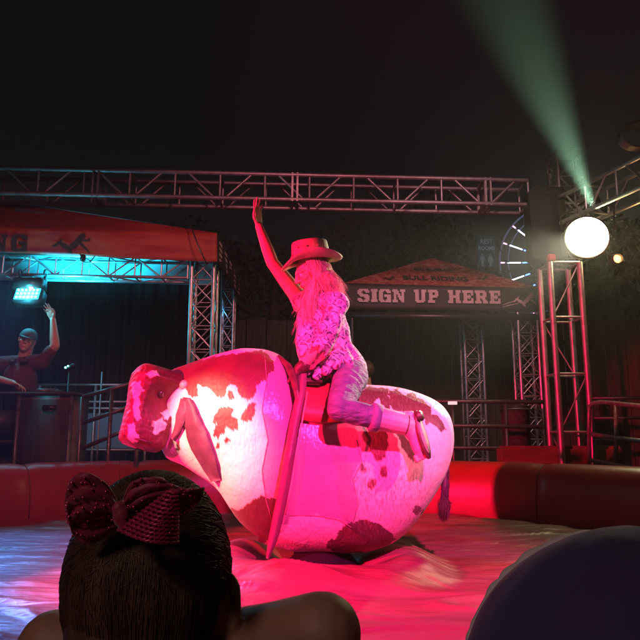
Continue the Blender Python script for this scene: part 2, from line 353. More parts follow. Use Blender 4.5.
def rod(name, p, q, r, m, parent, n=8):
    """a straight tube from p to q in the PARENT's coordinates; alike tubes share their mesh"""
    p, q = Vector(p), Vector(q); L_ = (q - p).length; key = (round(L_, 3), r, m.name, n)
    if key not in _rod:
        mb = MB(); mb.tube([(0, 0, 0), (0, 0, L_)], r, n); me = bpy.data.meshes.new(name); fill(me, mb, (0, 0, 0), True)
        me.set_sharp_from_angle(angle=R(50)); me.materials.append(m); _rod[key] = me
    o = bpy.data.objects.new(name, _rod[key]); C.objects.link(o); o.parent = parent; o.location = p
    o.rotation_mode = 'QUATERNION'; o.rotation_quaternion = (q - p).to_track_quat('Z', 'Y')
    return o
def basis(fwd, up=(0, 0, 1)):
    f = Vector(fwd).normalized(); r = f.cross(Vector(up)).normalized(); u = r.cross(f)
    return Matrix((r, f, u)).transposed()      # columns: right, forward, up

# ---------------------------------------------------------------- ground, arena
g = MB(); g.box((0, 45, -0.60), (116, 112, 0.3)); obj('ground', g, M['ground'], kind='structure', smooth=False)

AX, AY, ARX, ARY = -0.30, 2.75, 3.10, 3.42       # centre and half axes of the inner edge of the arena
arena = thing('inflatable_arena', 'round red and tan inflatable landing arena spread under the mechanical bull', 'inflatable', (AX, AY, -0.45))
def height(x, y):
    q = Vector((x * 0.7, y * 2.0, 0)); rr = math.hypot(x + 0.0, y - 3.55)
    h = 0.020 * noise.noise(q) + 0.014 * noise.noise(Vector((x * 2.1 + 9, y * 5.5, 1))) + .006 * noise.noise(Vector((x * 4 + 9, y * 13, 5)))
    rdg = abs(noise.noise(Vector((x * 1.3 + 3, y * 4.6 + x * 1.1, 4))))
    h += 0.030 * max(0, 0.11 - rdg) / 0.11 * (0.4 + 0.6 * noise.noise(Vector((x, y, 7))))
    s = max(0.0, 1 - abs(rr - 0.46 - .05 * noise.noise(Vector((x * 2, y * 2, 11)))) / 0.30)           # puffed collar round the foot of the bull
    h += 0.095 * s * s * (3 - 2 * s) * (1 + 0.35 * noise.noise(Vector((x * 3, y * 3, 2))))
    if rr < 0.24: h -= 0.12 * (1 - rr / 0.24)
    return h
mb = MB(); rows = []
na, nr = 420, 260
for i in range(nr + 1):
    t = i / nr; row = []
    for k in range(na):
        a = 2 * math.pi * k / na
        x = AX + ARX * 1.03 * t * math.cos(a); y = AY + ARY * 1.03 * t * math.sin(a)
        row.append((x, y, height(x, y) - (0.10 * max(0, (t - 0.93) / 0.07) ** 2)))
    rows.append(row)
mb.grid(rows, closed_v=True)
obj('mattress', mb, M['mattress'], arena)
mb = MB(); rows = []
nw = 360; seams = 22
for k in range(nw):
    a = 2 * math.pi * k / nw; row = []
    fr = (a / (2 * math.pi) * seams) % 1
    pinch = math.exp(-((min(fr, 1 - fr)) / 0.05) ** 2) * 0.018
    nx, ny = math.cos(a) / ARX, math.sin(a) / ARY; ln = math.hypot(nx, ny); nx /= ln; ny /= ln
    cx, cy = AX + ARX * math.cos(a) + nx * 0.24, AY + ARY * math.sin(a) + ny * 0.24
    for j in range(40):
        b = 2 * math.pi * j / 40; cb, sb = math.cos(b), math.sin(b)
        e = 2 / 2.6
        rr = 0.24 - pinch + 0.006 * noise.noise(Vector((cx * 2, cy * 2, b)))
        row.append((cx + nx * rr * math.copysign(abs(cb) ** e, cb), cy + ny * rr * math.copysign(abs(cb) ** e, cb),
                    0.02 + (0.43 - pinch) * math.copysign(abs(sb) ** e, sb)))
    rows.append(row)
mb.grid(rows, closed_u=True, closed_v=True)
mb.f = [tuple(reversed(f)) for f in mb.f]
wall = obj('wall', mb, M['vinyl_red'], arena)
for k in range(seams):
    a = 2 * math.pi * k / seams
    if math.sin(a) < 0.05: continue
    nx, ny = math.cos(a) / ARX, math.sin(a) / ARY; ln = math.hypot(nx, ny); nx /= ln; ny /= ln
    cx, cy = AX + ARX * math.cos(a) + nx * 0.24, AY + ARY * math.sin(a) + ny * 0.24
    pts = []
    for j in range(21):
        b = math.pi * j / 20; cb, sb = math.cos(b), math.sin(b); e = 2 / 2.6
        pts.append((cx + nx * 0.224 * math.copysign(abs(cb) ** e, cb), cy + ny * 0.224 * math.copysign(abs(cb) ** e, cb), 0.02 + 0.414 * abs(sb) ** e))
    s_ = MB(); s_.tube(pts, 0.005, 5); obj('seam', s_, M['vinyl_seam'], wall)

# ---------------------------------------------------------------- the bull
BY = 3.58
bull = thing('mechanical_bull', 'pink lit mechanical bull covered in white and brown cow hide in mid arena', 'mechanical bull', (0, BY, 0))
def interp(xs, ys, x):
    # monotone-ish smooth interpolation
    n = len(xs)
    if x <= xs[0]: return ys[0]
    if x >= xs[-1]: return ys[-1]
    for i in range(n - 1):
        if x <= xs[i + 1]: break
    h = xs[i + 1] - xs[i]; t = (x - xs[i]) / h
    def slope(j):
        if j <= 0: return (ys[1] - ys[0]) / (xs[1] - xs[0])
        if j >= n - 1: return (ys[-1] - ys[-2]) / (xs[-1] - xs[-2])
        d0 = (ys[j] - ys[j - 1]) / (xs[j] - xs[j - 1]); d1 = (ys[j + 1] - ys[j]) / (xs[j + 1] - xs[j])
        if d0 * d1 <= 0: return 0
        return 2 * d0 * d1 / (d0 + d1)
    m0, m1 = slope(i), slope(i + 1)
    t2, t3 = t * t, t * t * t
    return (2 * t3 - 3 * t2 + 1) * ys[i] + (t3 - 2 * t2 + t) * h * m0 + (-2 * t3 + 3 * t2) * ys[i + 1] + (t3 - t2) * h * m1

PATCH = [
 [(168,372),(173,366),(194,360),(234,354),(262,350),(273,360),(275,368),(266,380),(256,386),(256,394),(247,402),(241,396),(237,388),(229,385),(223,397),(216,396),(209,388),(202,386),(197,383),(197,396),(192,399),(184,386)],
 [(229,389),(234,390),(234,398),(229,400),(227,394)],
 [(212,423),(216,414),(220,408),(226,406),(233,410),(231,416),(238,420),(238,429),(231,431),(226,427),(224,433),(218,436),(214,430),(218,424)],
 [(242,414),(248,405),(256,403),(255,412),(252,420),(246,422),(241,419)],
 [(215,431),(220,432),(219,438),(214,437)], [(225,438),(230,439),(229,444),(225,444)], [(216,443),(220,443),(220,449),(216,448)],
 [(176,442),(180,441),(181,449),(177,451)],
 [(217,499),(226,507),(240,510),(252,500),(262,496),(276,499),(283,515),(279,535),(262,545),(240,535),(222,515)],
 [(355,394),(369,386),(388,389),(390,412),(384,409),(378,397),(372,406),(356,403)],
 [(389,391),(398,389),(405,396),(411,392),(421,400),(430,406),(431,413),(439,417),(447,430),(441,432),(434,426),(424,418),(417,421),(411,411),(402,411),(396,415),(389,404)],
 [(424,418),(430,418),(430,425),(425,424)],
 [(362,432),(372,430),(380,425),(388,437),(389,446),(384,458),(378,462),(374,457),(370,448),(363,441)],
 [(396,433),(404,434),(413,445),(421,458),(416,464),(404,452)],
 [(380,468),(387,466),(388,474),(385,479),(379,474)], [(368,481),(375,478),(377,485),(371,490),(366,487)],
 [(361,462),(365,464),(366,470),(361,471)],
 [(325,545),(339,534),(343,526),(361,519),(378,522),(391,533),(396,540),(383,548),(361,554),(335,554)],
 [(411,510),(419,506),(424,511),(416,516)],
 [(300,384),(322,380),(352,384),(354,398),(330,404),(300,400)],
]
PATCH_N = [np.array(p, float) for p in PATCH]
def inside(U, V, poly):
    res = np.zeros(U.shape, bool); n = len(poly); j = n - 1
    for i in range(n):
        xi, yi = poly[i]; xj, yj = poly[j]
        c = ((yi > V) != (yj > V)) & (U < (xj - xi) * (V - yi) / (yj - yi + 1e-9) + xi)
        res ^= c; j = i
    return res
def paint(o, far_noise=True, invert=None, panel=None):
    """brown or white hair per vertex; patches are laid out on the side elevation of the bull, others on its far side"""
    me = o.data; off = org(o); n = len(me.vertices)
    co = np.empty(n * 3); me.vertices.foreach_get('co', co); co = co.reshape(-1, 3) + np.array(off)
    y = co[:, 1]; z = co[:, 2] - CZ
    f = y * cp + z * sp; up = -y * sp + z * cp
    U = 320 + co[:, 0] * F / f; V = 320 - up * F / f
    jit = np.array([[noise.noise(Vector(c) * 34), noise.noise(Vector(c) * 34 + Vector((50, 0, 0))), noise.noise(Vector(c) * 90), noise.noise(Vector(c) * 3.3)] for c in co])
    Uj = U + jit[:, 0] * 2.2 + jit[:, 2] * .9; Vj = V + jit[:, 1] * 2.2 + jit[:, 2] * .9
    a = np.zeros(n, bool)
    for p in PATCH_N: a |= inside(Uj, Vj, p)
    if invert is not None:
        a[:] = True
        for p in invert: a &= ~inside(Uj, Vj, np.array(p, float))
    far = y > BY + 0.05
    a = np.where(far, jit[:, 3] > 0.12, a)
    worn = np.clip(1 - np.abs(V - 490) / 45, 0, 1) * np.clip((U - 320) / 30, 0, 1) * np.clip((440 - U) / 20, 0, 1)
    worn = worn + 0.25 * np.clip((U - 285) / 10, 0, 1)
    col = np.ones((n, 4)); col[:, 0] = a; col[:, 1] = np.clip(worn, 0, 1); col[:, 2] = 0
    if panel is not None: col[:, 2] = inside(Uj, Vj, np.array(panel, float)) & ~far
    at = me.color_attributes.new('patch', 'FLOAT_COLOR', 'POINT'); at.data.foreach_set('color', col.astype(np.float32).ravel())

def section(u, top, bot, hw, d, n, e=2.35, flat=0.0):
    pt, pb = P(u, top, d), P(u, bot, d)
    cz, hz = (pt.z + pb.z) / 2, (pt.z - pb.z) / 2; x = (pt.x + pb.x) / 2
    out = []
    for k in range(n):
        b = 2 * math.pi * k / n; cb, sb = math.cos(b), math.sin(b)
        out.append((x, d + hw * math.copysign(abs(cb) ** (2 / e), cb), cz + hz * math.copysign(abs(sb) ** (2 / e), sb)))
    return out
# barrel
bu_ = [262, 285, 300, 330, 360, 385, 400, 415, 428, 438, 445, 449.5, 451.5]
bt_ = [388, 386, 385, 386, 385, 386, 388, 392, 397, 403, 411, 422, 434]
bb_ = [541, 548, 551, 552, 551, 544, 534, 517, 498, 481, 464, 449, 440]
bw_ = [.30, .33, .335, .34, .345, .345, .34, .325, .30, .265, .21, .12, .02]
mb = MB(); rows = []; NL, NA = 330, 300
for i in range(NL):
    t = i / (NL - 1); t = 1 - (1 - t) ** 1.35; u = 262 + (450.5 - 262) * t
    rows.append(section(u, interp(bu_, bt_, u), interp(bu_, bb_, u), interp(bu_, bw_, u), BY, NA))
mb.grid(rows, closed_v=True)
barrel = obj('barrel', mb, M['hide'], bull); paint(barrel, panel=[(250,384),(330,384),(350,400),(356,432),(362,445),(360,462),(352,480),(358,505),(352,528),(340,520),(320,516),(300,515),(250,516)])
# shoulders, neck and hump in one swollen shell that overlaps the barrel with a rounded lip
su_ = [158, 170, 185, 200, 220, 245, 262, 276, 288, 296, 300]
st_ = [392, 371, 365, 360, 354, 349, 350, 354, 364, 378, 392]
sb_ = [430, 458, 465, 474, 488, 523, 536, 542, 544, 538, 526]
sw_ = [.08, .17, .22, .28, .345, .385, .395, .395, .385, .35, .30]
mb = MB(); rows = []
for i in range(300):
    t = i / 299; t = 1 - (1 - t) ** 1.3; u = 158 + 142 * t
    s_ = section(u, interp(su_, st_, u), interp(su_, sb_, u), interp(su_, sw_, u), BY, NA, 2.2)
    rows.append(s_)
mb.grid(rows, closed_v=True)
mb.f.append(tuple(range(NA - 1, -1, -1)))
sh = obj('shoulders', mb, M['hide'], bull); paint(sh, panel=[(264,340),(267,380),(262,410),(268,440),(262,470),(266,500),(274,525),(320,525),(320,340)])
# rope seam along the lip
def sec_y(u, v, shell):
    us, t_, b_, w_, e = (su_, st_, sb_, sw_, 2.2) if shell else (bu_, bt_, bb_, bw_, 2.35)
    d = BY - .3
    for _ in range(8):
        p = P(u, v, d); uu = 320 + (p.x / BY) * (BY * F / (BY * cp + (p.z - CZ) * sp)); zt, zb = P(uu, interp(us, t_, uu), BY).z, P(uu, interp(us, b_, uu), BY).z
        zn = min(.999, abs((p.z - (zt + zb) / 2) / ((zt - zb) / 2))); d = BY - interp(us, w_, uu) * (1 - zn ** e) ** (1 / e)
    return d
def skin_pt(u, v, shell, lift=.004):
    p = P(u, v, sec_y(u, v, shell)); return p + (Vector((0, 0, CZ)) - p).normalized() * lift
for pts_, shell in (([(282,516),(300,515),(320,516),(340,520),(352,528)], False), ([(352,528),(358,505),(353,480),(362,462),(356,440)], False), ([(264,350),(267,380),(262,410),(268,440),(262,470),(266,500),(272,520)], True)):
    sm_ = MB(); fine = []
    for a_, b_ in zip(pts_[:-1], pts_[1:]):
        for t_ in (0, .2, .4, .6, .8): fine.append(skin_pt(a_[0] + (b_[0] - a_[0]) * t_ + 0, a_[1] + (b_[1] - a_[1]) * t_, shell, .001))
    fine.append(skin_pt(*pts_[-1], shell, .001)); sm_.tube(fine, .0022, 6); obj('hide_seam', sm_, M['seam_thread'], bull)
# head: boxy, lowered, turned a little towards the camera
hb = basis((-0.30, -0.30, -0.90), (-0.9, -0.35, 0.3))
hc = P(161, 381, BY - 0.10); he = P(140.5, 446, BY - 0.20)
mb = MB(); rows = []
ax = (he - hc); Lh = ax.length; ax.normalize()
side = Vector((0.42, -0.90, 0)).normalized(); side = (side - ax * side.dot(ax)).normalized(); front = ax.cross(side).normalized()
if front.x > 0: front = -front
ts = [-.14, -.12, 0, .15, .35, .55, .75, .92, 1.0, 1.05]
wf = [.03, .125, .148, .150, .140, .130, .124, .120, .100, .02]
ws = [.02, .10, .15, .155, .14, .12, .105, .098, .08, .01]
for i in range(160):
    t = -.14 + 1.19 * i / 159; c = hc + ax * (Lh * t); a_, b_ = interp(ts, wf, t), interp(ts, ws, t); row = []
    for k in range(160):
        b = 2 * math.pi * k / 160; cb, sb = math.cos(b), math.sin(b)
        q = front * (a_ * math.copysign(abs(cb) ** .62, cb)) + side * (b_ * math.copysign(abs(sb) ** .62, sb))
        # brow ridge and hollow cheeks
        ang = sb
        dent = 0.062 * math.exp(-((t - .34 - .10 * cb) / .22) ** 2) * max(0, sb) ** 1.2 * math.exp(-((cb + 0.35) / .50) ** 2)
        brow = 0.026 * math.exp(-((t - .08) / .06) ** 2) * max(0, sb)
        q = q - side * dent + side * brow
        lump = 0.012 * noise.noise(Vector((t * 5, cb * 1.5, sb * 1.5))) + .006 * noise.noise(Vector((t * 19, cb * 5, sb * 5)))
        row.append(c + q * (1 + lump * 4))
    rows.append(row)
mb.grid(rows, closed_v=True)
head = obj('head', mb, M['hide'], bull)
paint(head, invert=[[(131,383),(141,382),(143,390),(138,395),(141,402),(138,409),(142,418),(137,421),(132,412),(134,400)], [(127,425),(133,421),(137,432),(140,440),(134,443),(128,439)],
      [(152,424),(162,417),(168,424),(163,431),(155,434)], [(160,412),(168,410),(172,416),(166,420)], [(146,373),(156,371),(158,375),(150,378)]])
e_ = MB(); ec = hc + ax * (Lh * .27) + side * .105 + front * 0.0
e_.ell(ec, (.020, .020, .024)); obj('eye', e_, M['iris'], head)
e_ = MB()
for s2 in (-1, 1): e_.ell(hc + ax * (Lh * .93) + front * .10 + side * (.055 * s2), (.014, .016, .02))
obj('nostril', e_, M['leather_dark'], head)
# mouth line
m_ = MB(); pts = [hc + ax * (Lh * .97) + front * (.10 * math.cos(b)) * 1.03 + side * (.096 * math.sin(b)) for b in np.linspace(-1.2, 1.9, 16)]
m_.tube(pts, .006, 6); obj('mouth', m_, M['leather_dark'], head)
# horn stubs
for sgn in (1, -1):
    b0 = P(185, 385, BY - 0.16) if sgn > 0 else P(180, 378, BY + 0.18)
    h_ = MB(); pts = [b0 + Vector((0, -.03 * sgn * t, .0)) + Vector((.012 * t, -.05 * t * sgn, -.012 * t * t)) for t in (0, .3, .55, .8, .95)]
    h_.tube(pts, [.028, .029, .028, .023, .010], 14); obj('horn', h_, M['horn'], bull)
# ears: long leather flaps hanging over the chest
def slab(outline, dfun, thick, nsub=4):
    pts = [P(u, v, dfun(u, v)) for u, v in outline]
    m = MB(); m.poly(pts, (0.25, -1, 0), thick); return m
def flap(left, right, dfun, thick, n=26, m=7, curl=0.02):
    """a flap between two pixel polylines, given depth and thickness"""
    def samp(pl, t):
        q = t * (len(pl) - 1); i = min(int(q), len(pl) - 2); f = q - i
        return (interp(list(range(len(pl))), [p[0] for p in pl], q), interp(list(range(len(pl))), [p[1] for p in pl], q))
    fr, bk = [], []
    for i in range(n):
        t = i / (n - 1); (lu, lv), (ru, rv) = samp(left, t), samp(right, t); r1, r2 = [], []
        for j in range(m):
            s = j / (m - 1); u = lu + (ru - lu) * s; v = lv + (rv - lv) * s; d = dfun(t, s) - curl * math.sin(math.pi * s)
            p = P(u, v, d); th = thick * (0.25 + 0.75 * math.sin(math.pi * min(max(s, .08), .92)))
            r1.append(p + Vector((0, -th / 2, 0))); r2.append(p + Vector((0, th / 2, 0)))
        fr.append(r1 + r2[::-1])
    g_ = MB(); g_.grid(fr, closed_v=True); k = len(fr[0])
    g_.f.append(tuple(range(k))); g_.f.append(tuple((n - 1) * k + q for q in range(k - 1, -1, -1)))
    return g_
def chest_d(off):
    def f(t, s, L_=None): return None
    return f
def flap_on(left, right, off, thick, curl):
    g = flap(left, right, lambda t, s: 3.3, thick, n=30, m=9, curl=curl)
    out = []
    for v_ in g.v:
        u, v = proj(v_); dd = sec_y(min(max(u, 172), 290), min(v, interp(su_, sb_, max(u, 172)) - 6), True)
        rel = v_[1] - 3.3 + .012 * noise.noise(Vector((u * .09, v * .045, 3))) + .005 * noise.noise(Vector((u * .3, v * .12, 8))); q_ = P(u + 1.3 * noise.noise(Vector((v * .11, 2, u * .02))), v, dd - off + rel); out.append(tuple(q_))
    g.v = out; return g
obj('ear', flap_on([(183,397),(182,412),(185,430),(191,448),(201,466),(211,482)], [(191,398),(198,412),(206,430),(213,448),(218,464),(221,480)], .016, .007, .020), M['ear'], bull)
obj('ear', flap_on([(181,398),(177,410),(174,425),(171,438)], [(188,402),(187,414),(182,428),(175,441)], .022, .012, .010), M['ear'], bull)
# rigging: pad, handle and cinch strap
pd = MB(); pts = []
for k in range(13):
    a = R(-62 + 124 * k / 12); pts.append(a)
rows = []
for i in range(14):
    u = 292 + 62 * i / 13; row = []
    for a in pts:
        c = P(u, 468, BY); rz = P(u, 385, BY).z - c.z; hw = .34
        e = 2 / 2.35; cb, sb = math.sin(a), math.cos(a)
        row.append((c.x, BY + (hw + .012) * math.copysign(abs(cb) ** e, cb), c.z + (rz + .014) * abs(sb) ** e + (.012 * math.cos(i / 13 * math.pi * 2))))
    rows.append(row)
pd.grid(rows); o = obj('saddle_pad', pd, M['leather_red'], bull)
sm = o.modifiers.new('thick', 'SOLIDIFY'); sm.thickness = .02; sm.offset = -1
rg = MB()
hp = P(298, 380, 3.44)
rg.bbox(P(304, 383, 3.47), (.20, .26, .035), .012); obj('rigging', rg, M['leather_dark'], bull)
rg = MB(); a0 = P(290, 386, 3.40); a1 = P(312, 384, 3.50)
rg.tube([a0, a0 + Vector((0, 0, .05)), (a0 + a1) / 2 + Vector((0, 0, .068)), a1 + Vector((0, 0, .05)), a1], .012, 8); obj('handle', rg, M['leather_dark'], bull)
obj('collar_roll', (lambda q: (q.chain([P(279, 357, 3.45), P(288, 366, 3.36), P(294, 378, 3.29), P(297, 392, 3.24), P(299, 410, 3.215)], [.012, .018, .022, .018, .010]), q)[1])(MB()), M['leather_dark'], bull)
# pedestal under the bull and the loose cover round it
pe = MB(); c0 = P(322, 560, BY)
pe.tube([(c0.x, BY, -.25), (c0.x, BY, .02), (c0.x, BY, .06), (c0.x, BY, .32)], [.20, .19, .15, .14], 24); obj('pedestal', pe, M['matt_black'], bull)
pe = MB(); pe.bbox((c0.x + .06, BY, .12), (.34, .30, .06), .02); obj('turntable', pe, M['matt_black'], bull)
# long strap hanging from the rigging down the flank
st = flap([(298,372),(296,392),(289,425),(284,455),(279,485),(273,515),(268,541),(266,558)], [(307,372),(306,392),(300,425),(295,455),(290,485),(284,515),(277,541),(269,559)],
          lambda t, s: 3.34 - .23 * min(1, t * 2.3) ** .8 + .05 * max(0, t - .6), .018, n=50, curl=.012)
obj('strap', st, M['strap'], bull)
st = MB(); st.tube([P(u, v, d) for u, v, d in ((307.5,392,3.19),(301.5,425,3.09),(296.5,455,3.085),(291.5,485,3.085),(285,515,3.09))], .0038, 6); obj('strap_edge', st, M['horn'], bull)
# tail: hairy cord with a dark tuft
tl = MB(); td = MB()
path = [P(441, 446, 3.62), P(444.5, 456, 3.60), P(445, 470, 3.58), P(445, 485, 3.56), P(444, 498, 3.55)]
tl.tube(path, [.018, .016, .015, .015, .012], 8)
for k in range(500):
    t = rnd.random() * 3.9; i = int(t); f = t - i; c = path[i].lerp(path[i + 1], f)
    a = rnd.uniform(0, 6.28); o_ = Vector((math.cos(a), math.sin(a), 0)) * .012
    tl.tube([c + o_, c + o_ * 1.7 + Vector((0, 0, -.02)), c + o_ * rnd.uniform(1.2, 2.4) + Vector((0, 0, -.045))], [.0016, .0012, .0004], 3, caps=False)
tail = obj('tail', tl, M['ear'], bull)
for k in range(420):
    c = path[-1] + Vector((rnd.gauss(0, .006), rnd.gauss(0, .006), rnd.uniform(-.02, .015))); a = rnd.uniform(0, 6.28); q = rnd.random()
    o_ = Vector((math.cos(a), math.sin(a), 0)) * .032 * q; L_ = rnd.uniform(.07, .115)
    td.tube([c, c + o_ * .9 + Vector((0, 0, -L_ * .4)), c + o_ * .8 + Vector((-.006, 0, -L_))], [.002, .0022, .0005], 3, caps=False)
obj('tail_tuft', td, M['brunette'], tail)

# ---------------------------------------------------------------- people
def head_mb(mb, c, fwd, up=(0, 0, 1), s=1.0):
    """head about .23 m tall: cranium, face, jaw, nose, brow, lips, ears"""
    B = basis(fwd, up); c = Vector(c)
    def E(x, y, z, rx, ry, rz): mb.ell(c + B @ Vector((x, y, z)) * s, (rx * s, ry * s, rz * s), B)
    E(0, -.012, .028, .076, .094, .086); E(0, .030, -.030, .060, .062, .074); E(0, .040, -.078, .040, .042, .030)
    E(0, .070, .028, .052, .022, .022)                   # brow
    mb.cap(c + B @ Vector((0, .090, .020)) * s, c + B @ Vector((0, .108, -.014)) * s, .010 * s, .013 * s, 8)   # nose
    for g_ in (-1, 1):
        E(g_ * .011, .100, -.019, .009, .010, .007); E(g_ * .040, .066, -.012, .022, .020, .020); E(g_ * .077, -.006, -.002, .007, .017, .030)
    E(0, .088, -.044, .024, .010, .006); E(0, .086, -.055, .020, .011, .007); E(0, .078, -.086, .018, .016, .014)
    return B
def face_parts(parent, c, B, s=1.0):
    c = Vector(c)
    for g_ in (-1, 1):
        e = MB(); e.ell(c + B @ Vector((g_ * .030, .078, .008)) * s, (.0125 * s, .012 * s, .0105 * s), B, 12, 8)
        eo = obj('eye', e, M['eye_white'], parent)
        e = MB(); e.ell(c + B @ Vector((g_ * .030, .0875, .007)) * s, (.0055 * s, .004 * s, .0055 * s), B, 10, 6); obj('iris', e, M['iris'], eo)
    e = MB(); e.ell(c + B @ Vector((0, .0965, -.0445)) * s, (.020 * s, .004 * s, .0035 * s), B, 12, 6); e.ell(c + B @ Vector((0, .095, -.0535)) * s, (.018 * s, .004 * s, .0045 * s), B, 12, 6)
    obj('lips', e, M['lip'], parent)
def hand_mb(mb, wrist, along, palmn, thumb_side=1, curl=0.35, s=1.0, spread=.12):
    """palm, four unequal bent fingers and a thumb leaving the side of the palm. palmn: direction the palm faces"""
    A = Vector(along).normalized(); Nn = Vector(palmn); Nn = (Nn - A * Nn.dot(A)).normalized(); S = A.cross(Nn) * thumb_side
    w = Vector(wrist)
    kn = []
    for k, (off, base, rr) in enumerate(((.030, .083, .0088), (.010, .088, .0092), (-.010, .084, .0088), (-.029, .076, .0078))):
        b = w + A * base * s + S * off * s; kn.append(b)
        mb.cap(w + A * .012 * s + S * off * .55 * s, b, .015 * s, .0115 * s, 10)
        Ls = (.040, .045, .042, .033)[k] * s; d = (A + S * (off / .03) * spread).normalized(); p = b; cc = curl * (1, .9, 1.05, 1.2)[k]
        ang = cc * .5
        for q, f in enumerate((1, .68, .5)):
            dd = (d * math.cos(ang) + Nn * math.sin(ang)).normalized(); e = p + dd * Ls * f
            mb.cap(p, e, rr * s * (1 - .1 * q), rr * s * (.92 - .1 * q), 8); p = e; ang += cc
    b = w + A * .022 * s + S * .022 * s; m_ = b + (A * .62 + S * .75 + Nn * .25).normalized() * .042 * s
    e = m_ + (A * .85 + S * .45 + Nn * .35).normalized() * .030 * s; e2 = e + (A * .95 + S * .1 + Nn * .45).normalized() * .024 * s
    mb.chain([b, m_, e, e2], [.014 * s, .0115 * s, .0100 * s, .0085 * s], 8)
def strands(mb, paths, r0=.0012, n=3):
    for p in paths:
        m = len(p); mb.tube(p, [r0 * (1 - .75 * (i / (m - 1)) ** 2) for i in range(m)], n, caps=False)

# rider ---------------------------------------------------------------
rider = thing('person', 'woman in a straw hat and patterned top riding the bull with one arm raised', 'person', P(345, 386, 3.5))
pelv = P(345, 374, 3.50); waist = P(336, 350, 3.50); chest = P(325, 318, 3.49); neck = P(318, 297, 3.475); hd = P(312, 273, 3.46)
rs = P(303, 303, 3.62); re = P(272.5, 263, 3.60); rw = P(259, 226, 3.56)
ls = P(337, 304, 3.35); le = P(330, 334, 3.26); lw = P(300, 369, 3.32)
lh = P(350, 377, 3.40); lk = P(339, 409, 3.10); la = P(407, 425, 3.14); rh = P(350, 377, 3.60); rk = rh + Vector((-.07, .33, -.2)); ra = rk + Vector((.36, .02, -.16))
b = MB(); hfwd = Vector((-.82, -.28, -.42)); hup = Vector((-.35, -.1, .9))
HB = head_mb(b, hd, hfwd, hup, .97)
b.chain([hd + Vector((.02, 0, -.05)), neck, chest], [.05, .052, .085])
b.chain([chest, waist, pelv], [.100, .085, .100]); b.cap(rs, ls, .054, .054); b.cap(P(350, 379, 3.42), P(350, 379, 3.58), .086, .086)
b.chain([rs, rs.lerp(re, .5), re], [.052, .046, .036]); b.chain([re, re.lerp(rw, .35), rw], [.037, .036, .023])
b.chain([ls, ls.lerp(le, .5), le], [.052, .044, .036]); b.chain([le, le.lerp(lw, .35), lw], [.037, .037, .025])
hand_mb(b, rw + (rw - re).normalized() * .006, (rw - re).normalized() + Vector((.26, -.05, .1)), (.80, -.60, .1), -1, .16, .84, .16)
hand_mb(b, lw, Vector((-.70, .25, -.62)), (.3, .5, -.8), -1, 1.15, .95, .05)
for h_, k_, a_ in ((lh, lk, la), (rh, rk, ra)):
    b.chain([h_, h_.lerp(k_, .5), k_], [.076, .062, .047]); b.chain([k_, k_.lerp(a_, .32), k_.lerp(a_, .65), a_], [.044, .048, .042, .034])
ft = P(421, 455, 3.13); heel = P(411, 420, 3.15)
b.chain([la, heel.lerp(ft, .15), heel.lerp(ft, .6), ft], [.034, .036, .033, .024])
b.chain([heel, heel.lerp(ft, .3)], [.030, .03])
for k in range(5):
    t0 = ft + Vector((-.030 + .015 * k, -.012, .004 * (k - 2))); b.cap(t0, t0 + Vector((.006, -.006, -.022 + .002 * k)), .010 - .0008 * k, .008 - .0006 * k, 8)
b.chain([ra, ra + Vector((.02, 0, -.05)), ra + Vector((-.04, 0, -.2))], [.034, .036, .024])
body = obj('body', remesh(b, .0045, 3), M['skin'], rider); face_parts(rider, hd, HB, .97)
# blouse with wide sleeves and handkerchief hem
b = MB()
b.chain([neck + Vector((.012, 0, -.05)), chest, waist, pelv + Vector((0, 0, .02))], [.068, .112, .098, .126]); b.cap(rs, ls, .066, .068)
b.chain([rs, rs.lerp(re, .12)], [.062, .056]); b.chain([ls, ls.lerp(le, .55), le + Vector((-.005, 0, .02))], [.058, .055, .054])
b.chain([P(306, 318, 3.47), P(305, 345, 3.46), P(309, 366, 3.45)], [.052, .052, .048]); b.cap(le + Vector((-.01, 0, .02)), le.lerp(lw, .10), .054, .050)
hemp = [(308, 372, 3.40), (316, 377, 3.34), (326, 372, 3.32), (336, 366, 3.32), (350, 364, 3.34), (358, 370, 3.42), (312, 372, 3.58), (335, 374, 3.62), (356, 372, 3.58)]
for (u, v, d) in hemp: b.cap(waist, P(u, v, d), .080, .022, 10)
def ruff(v):
    n_ = noise.noise(Vector(v) * 22) * .006 + noise.noise(Vector((v[0] * 30, v[1] * 30, v[2] * 7))) * .006
    d = Vector(v) - (waist + (chest - waist) * 0.3); d.z = 0
    if d.length > 1e-4: d.normalize()
    return tuple(Vector(v) + d * n_)
obj('blouse', remesh(b, .006, 3, ruff), M['blouse'], rider)
# lace cuff at the elbow
c_ = MB(); dirn = (lw - le).normalized(); c0 = le.lerp(lw, .18); q1 = dirn.orthogonal().normalized(); q2 = dirn.cross(q1); rows = []
for i in range(5):
    row = []
    for k in range(48):
        a = 2 * math.pi * k / 48; rr = .052 + .012 * i / 4 + (.006 * math.sin(a * 9) * i / 4)
        row.append(c0 + dirn * (.016 * (i - 1) * (1 + .3 * math.sin(a * 9))) + (q1 * math.cos(a) + q2 * math.sin(a)) * rr)
    rows.append(row)
c_.grid(rows, closed_v=True); co_ = obj('sleeve_lace', c_, M['blouse'], rider)
s_ = co_.modifiers.new('t', 'SOLIDIFY'); s_.thickness = .003
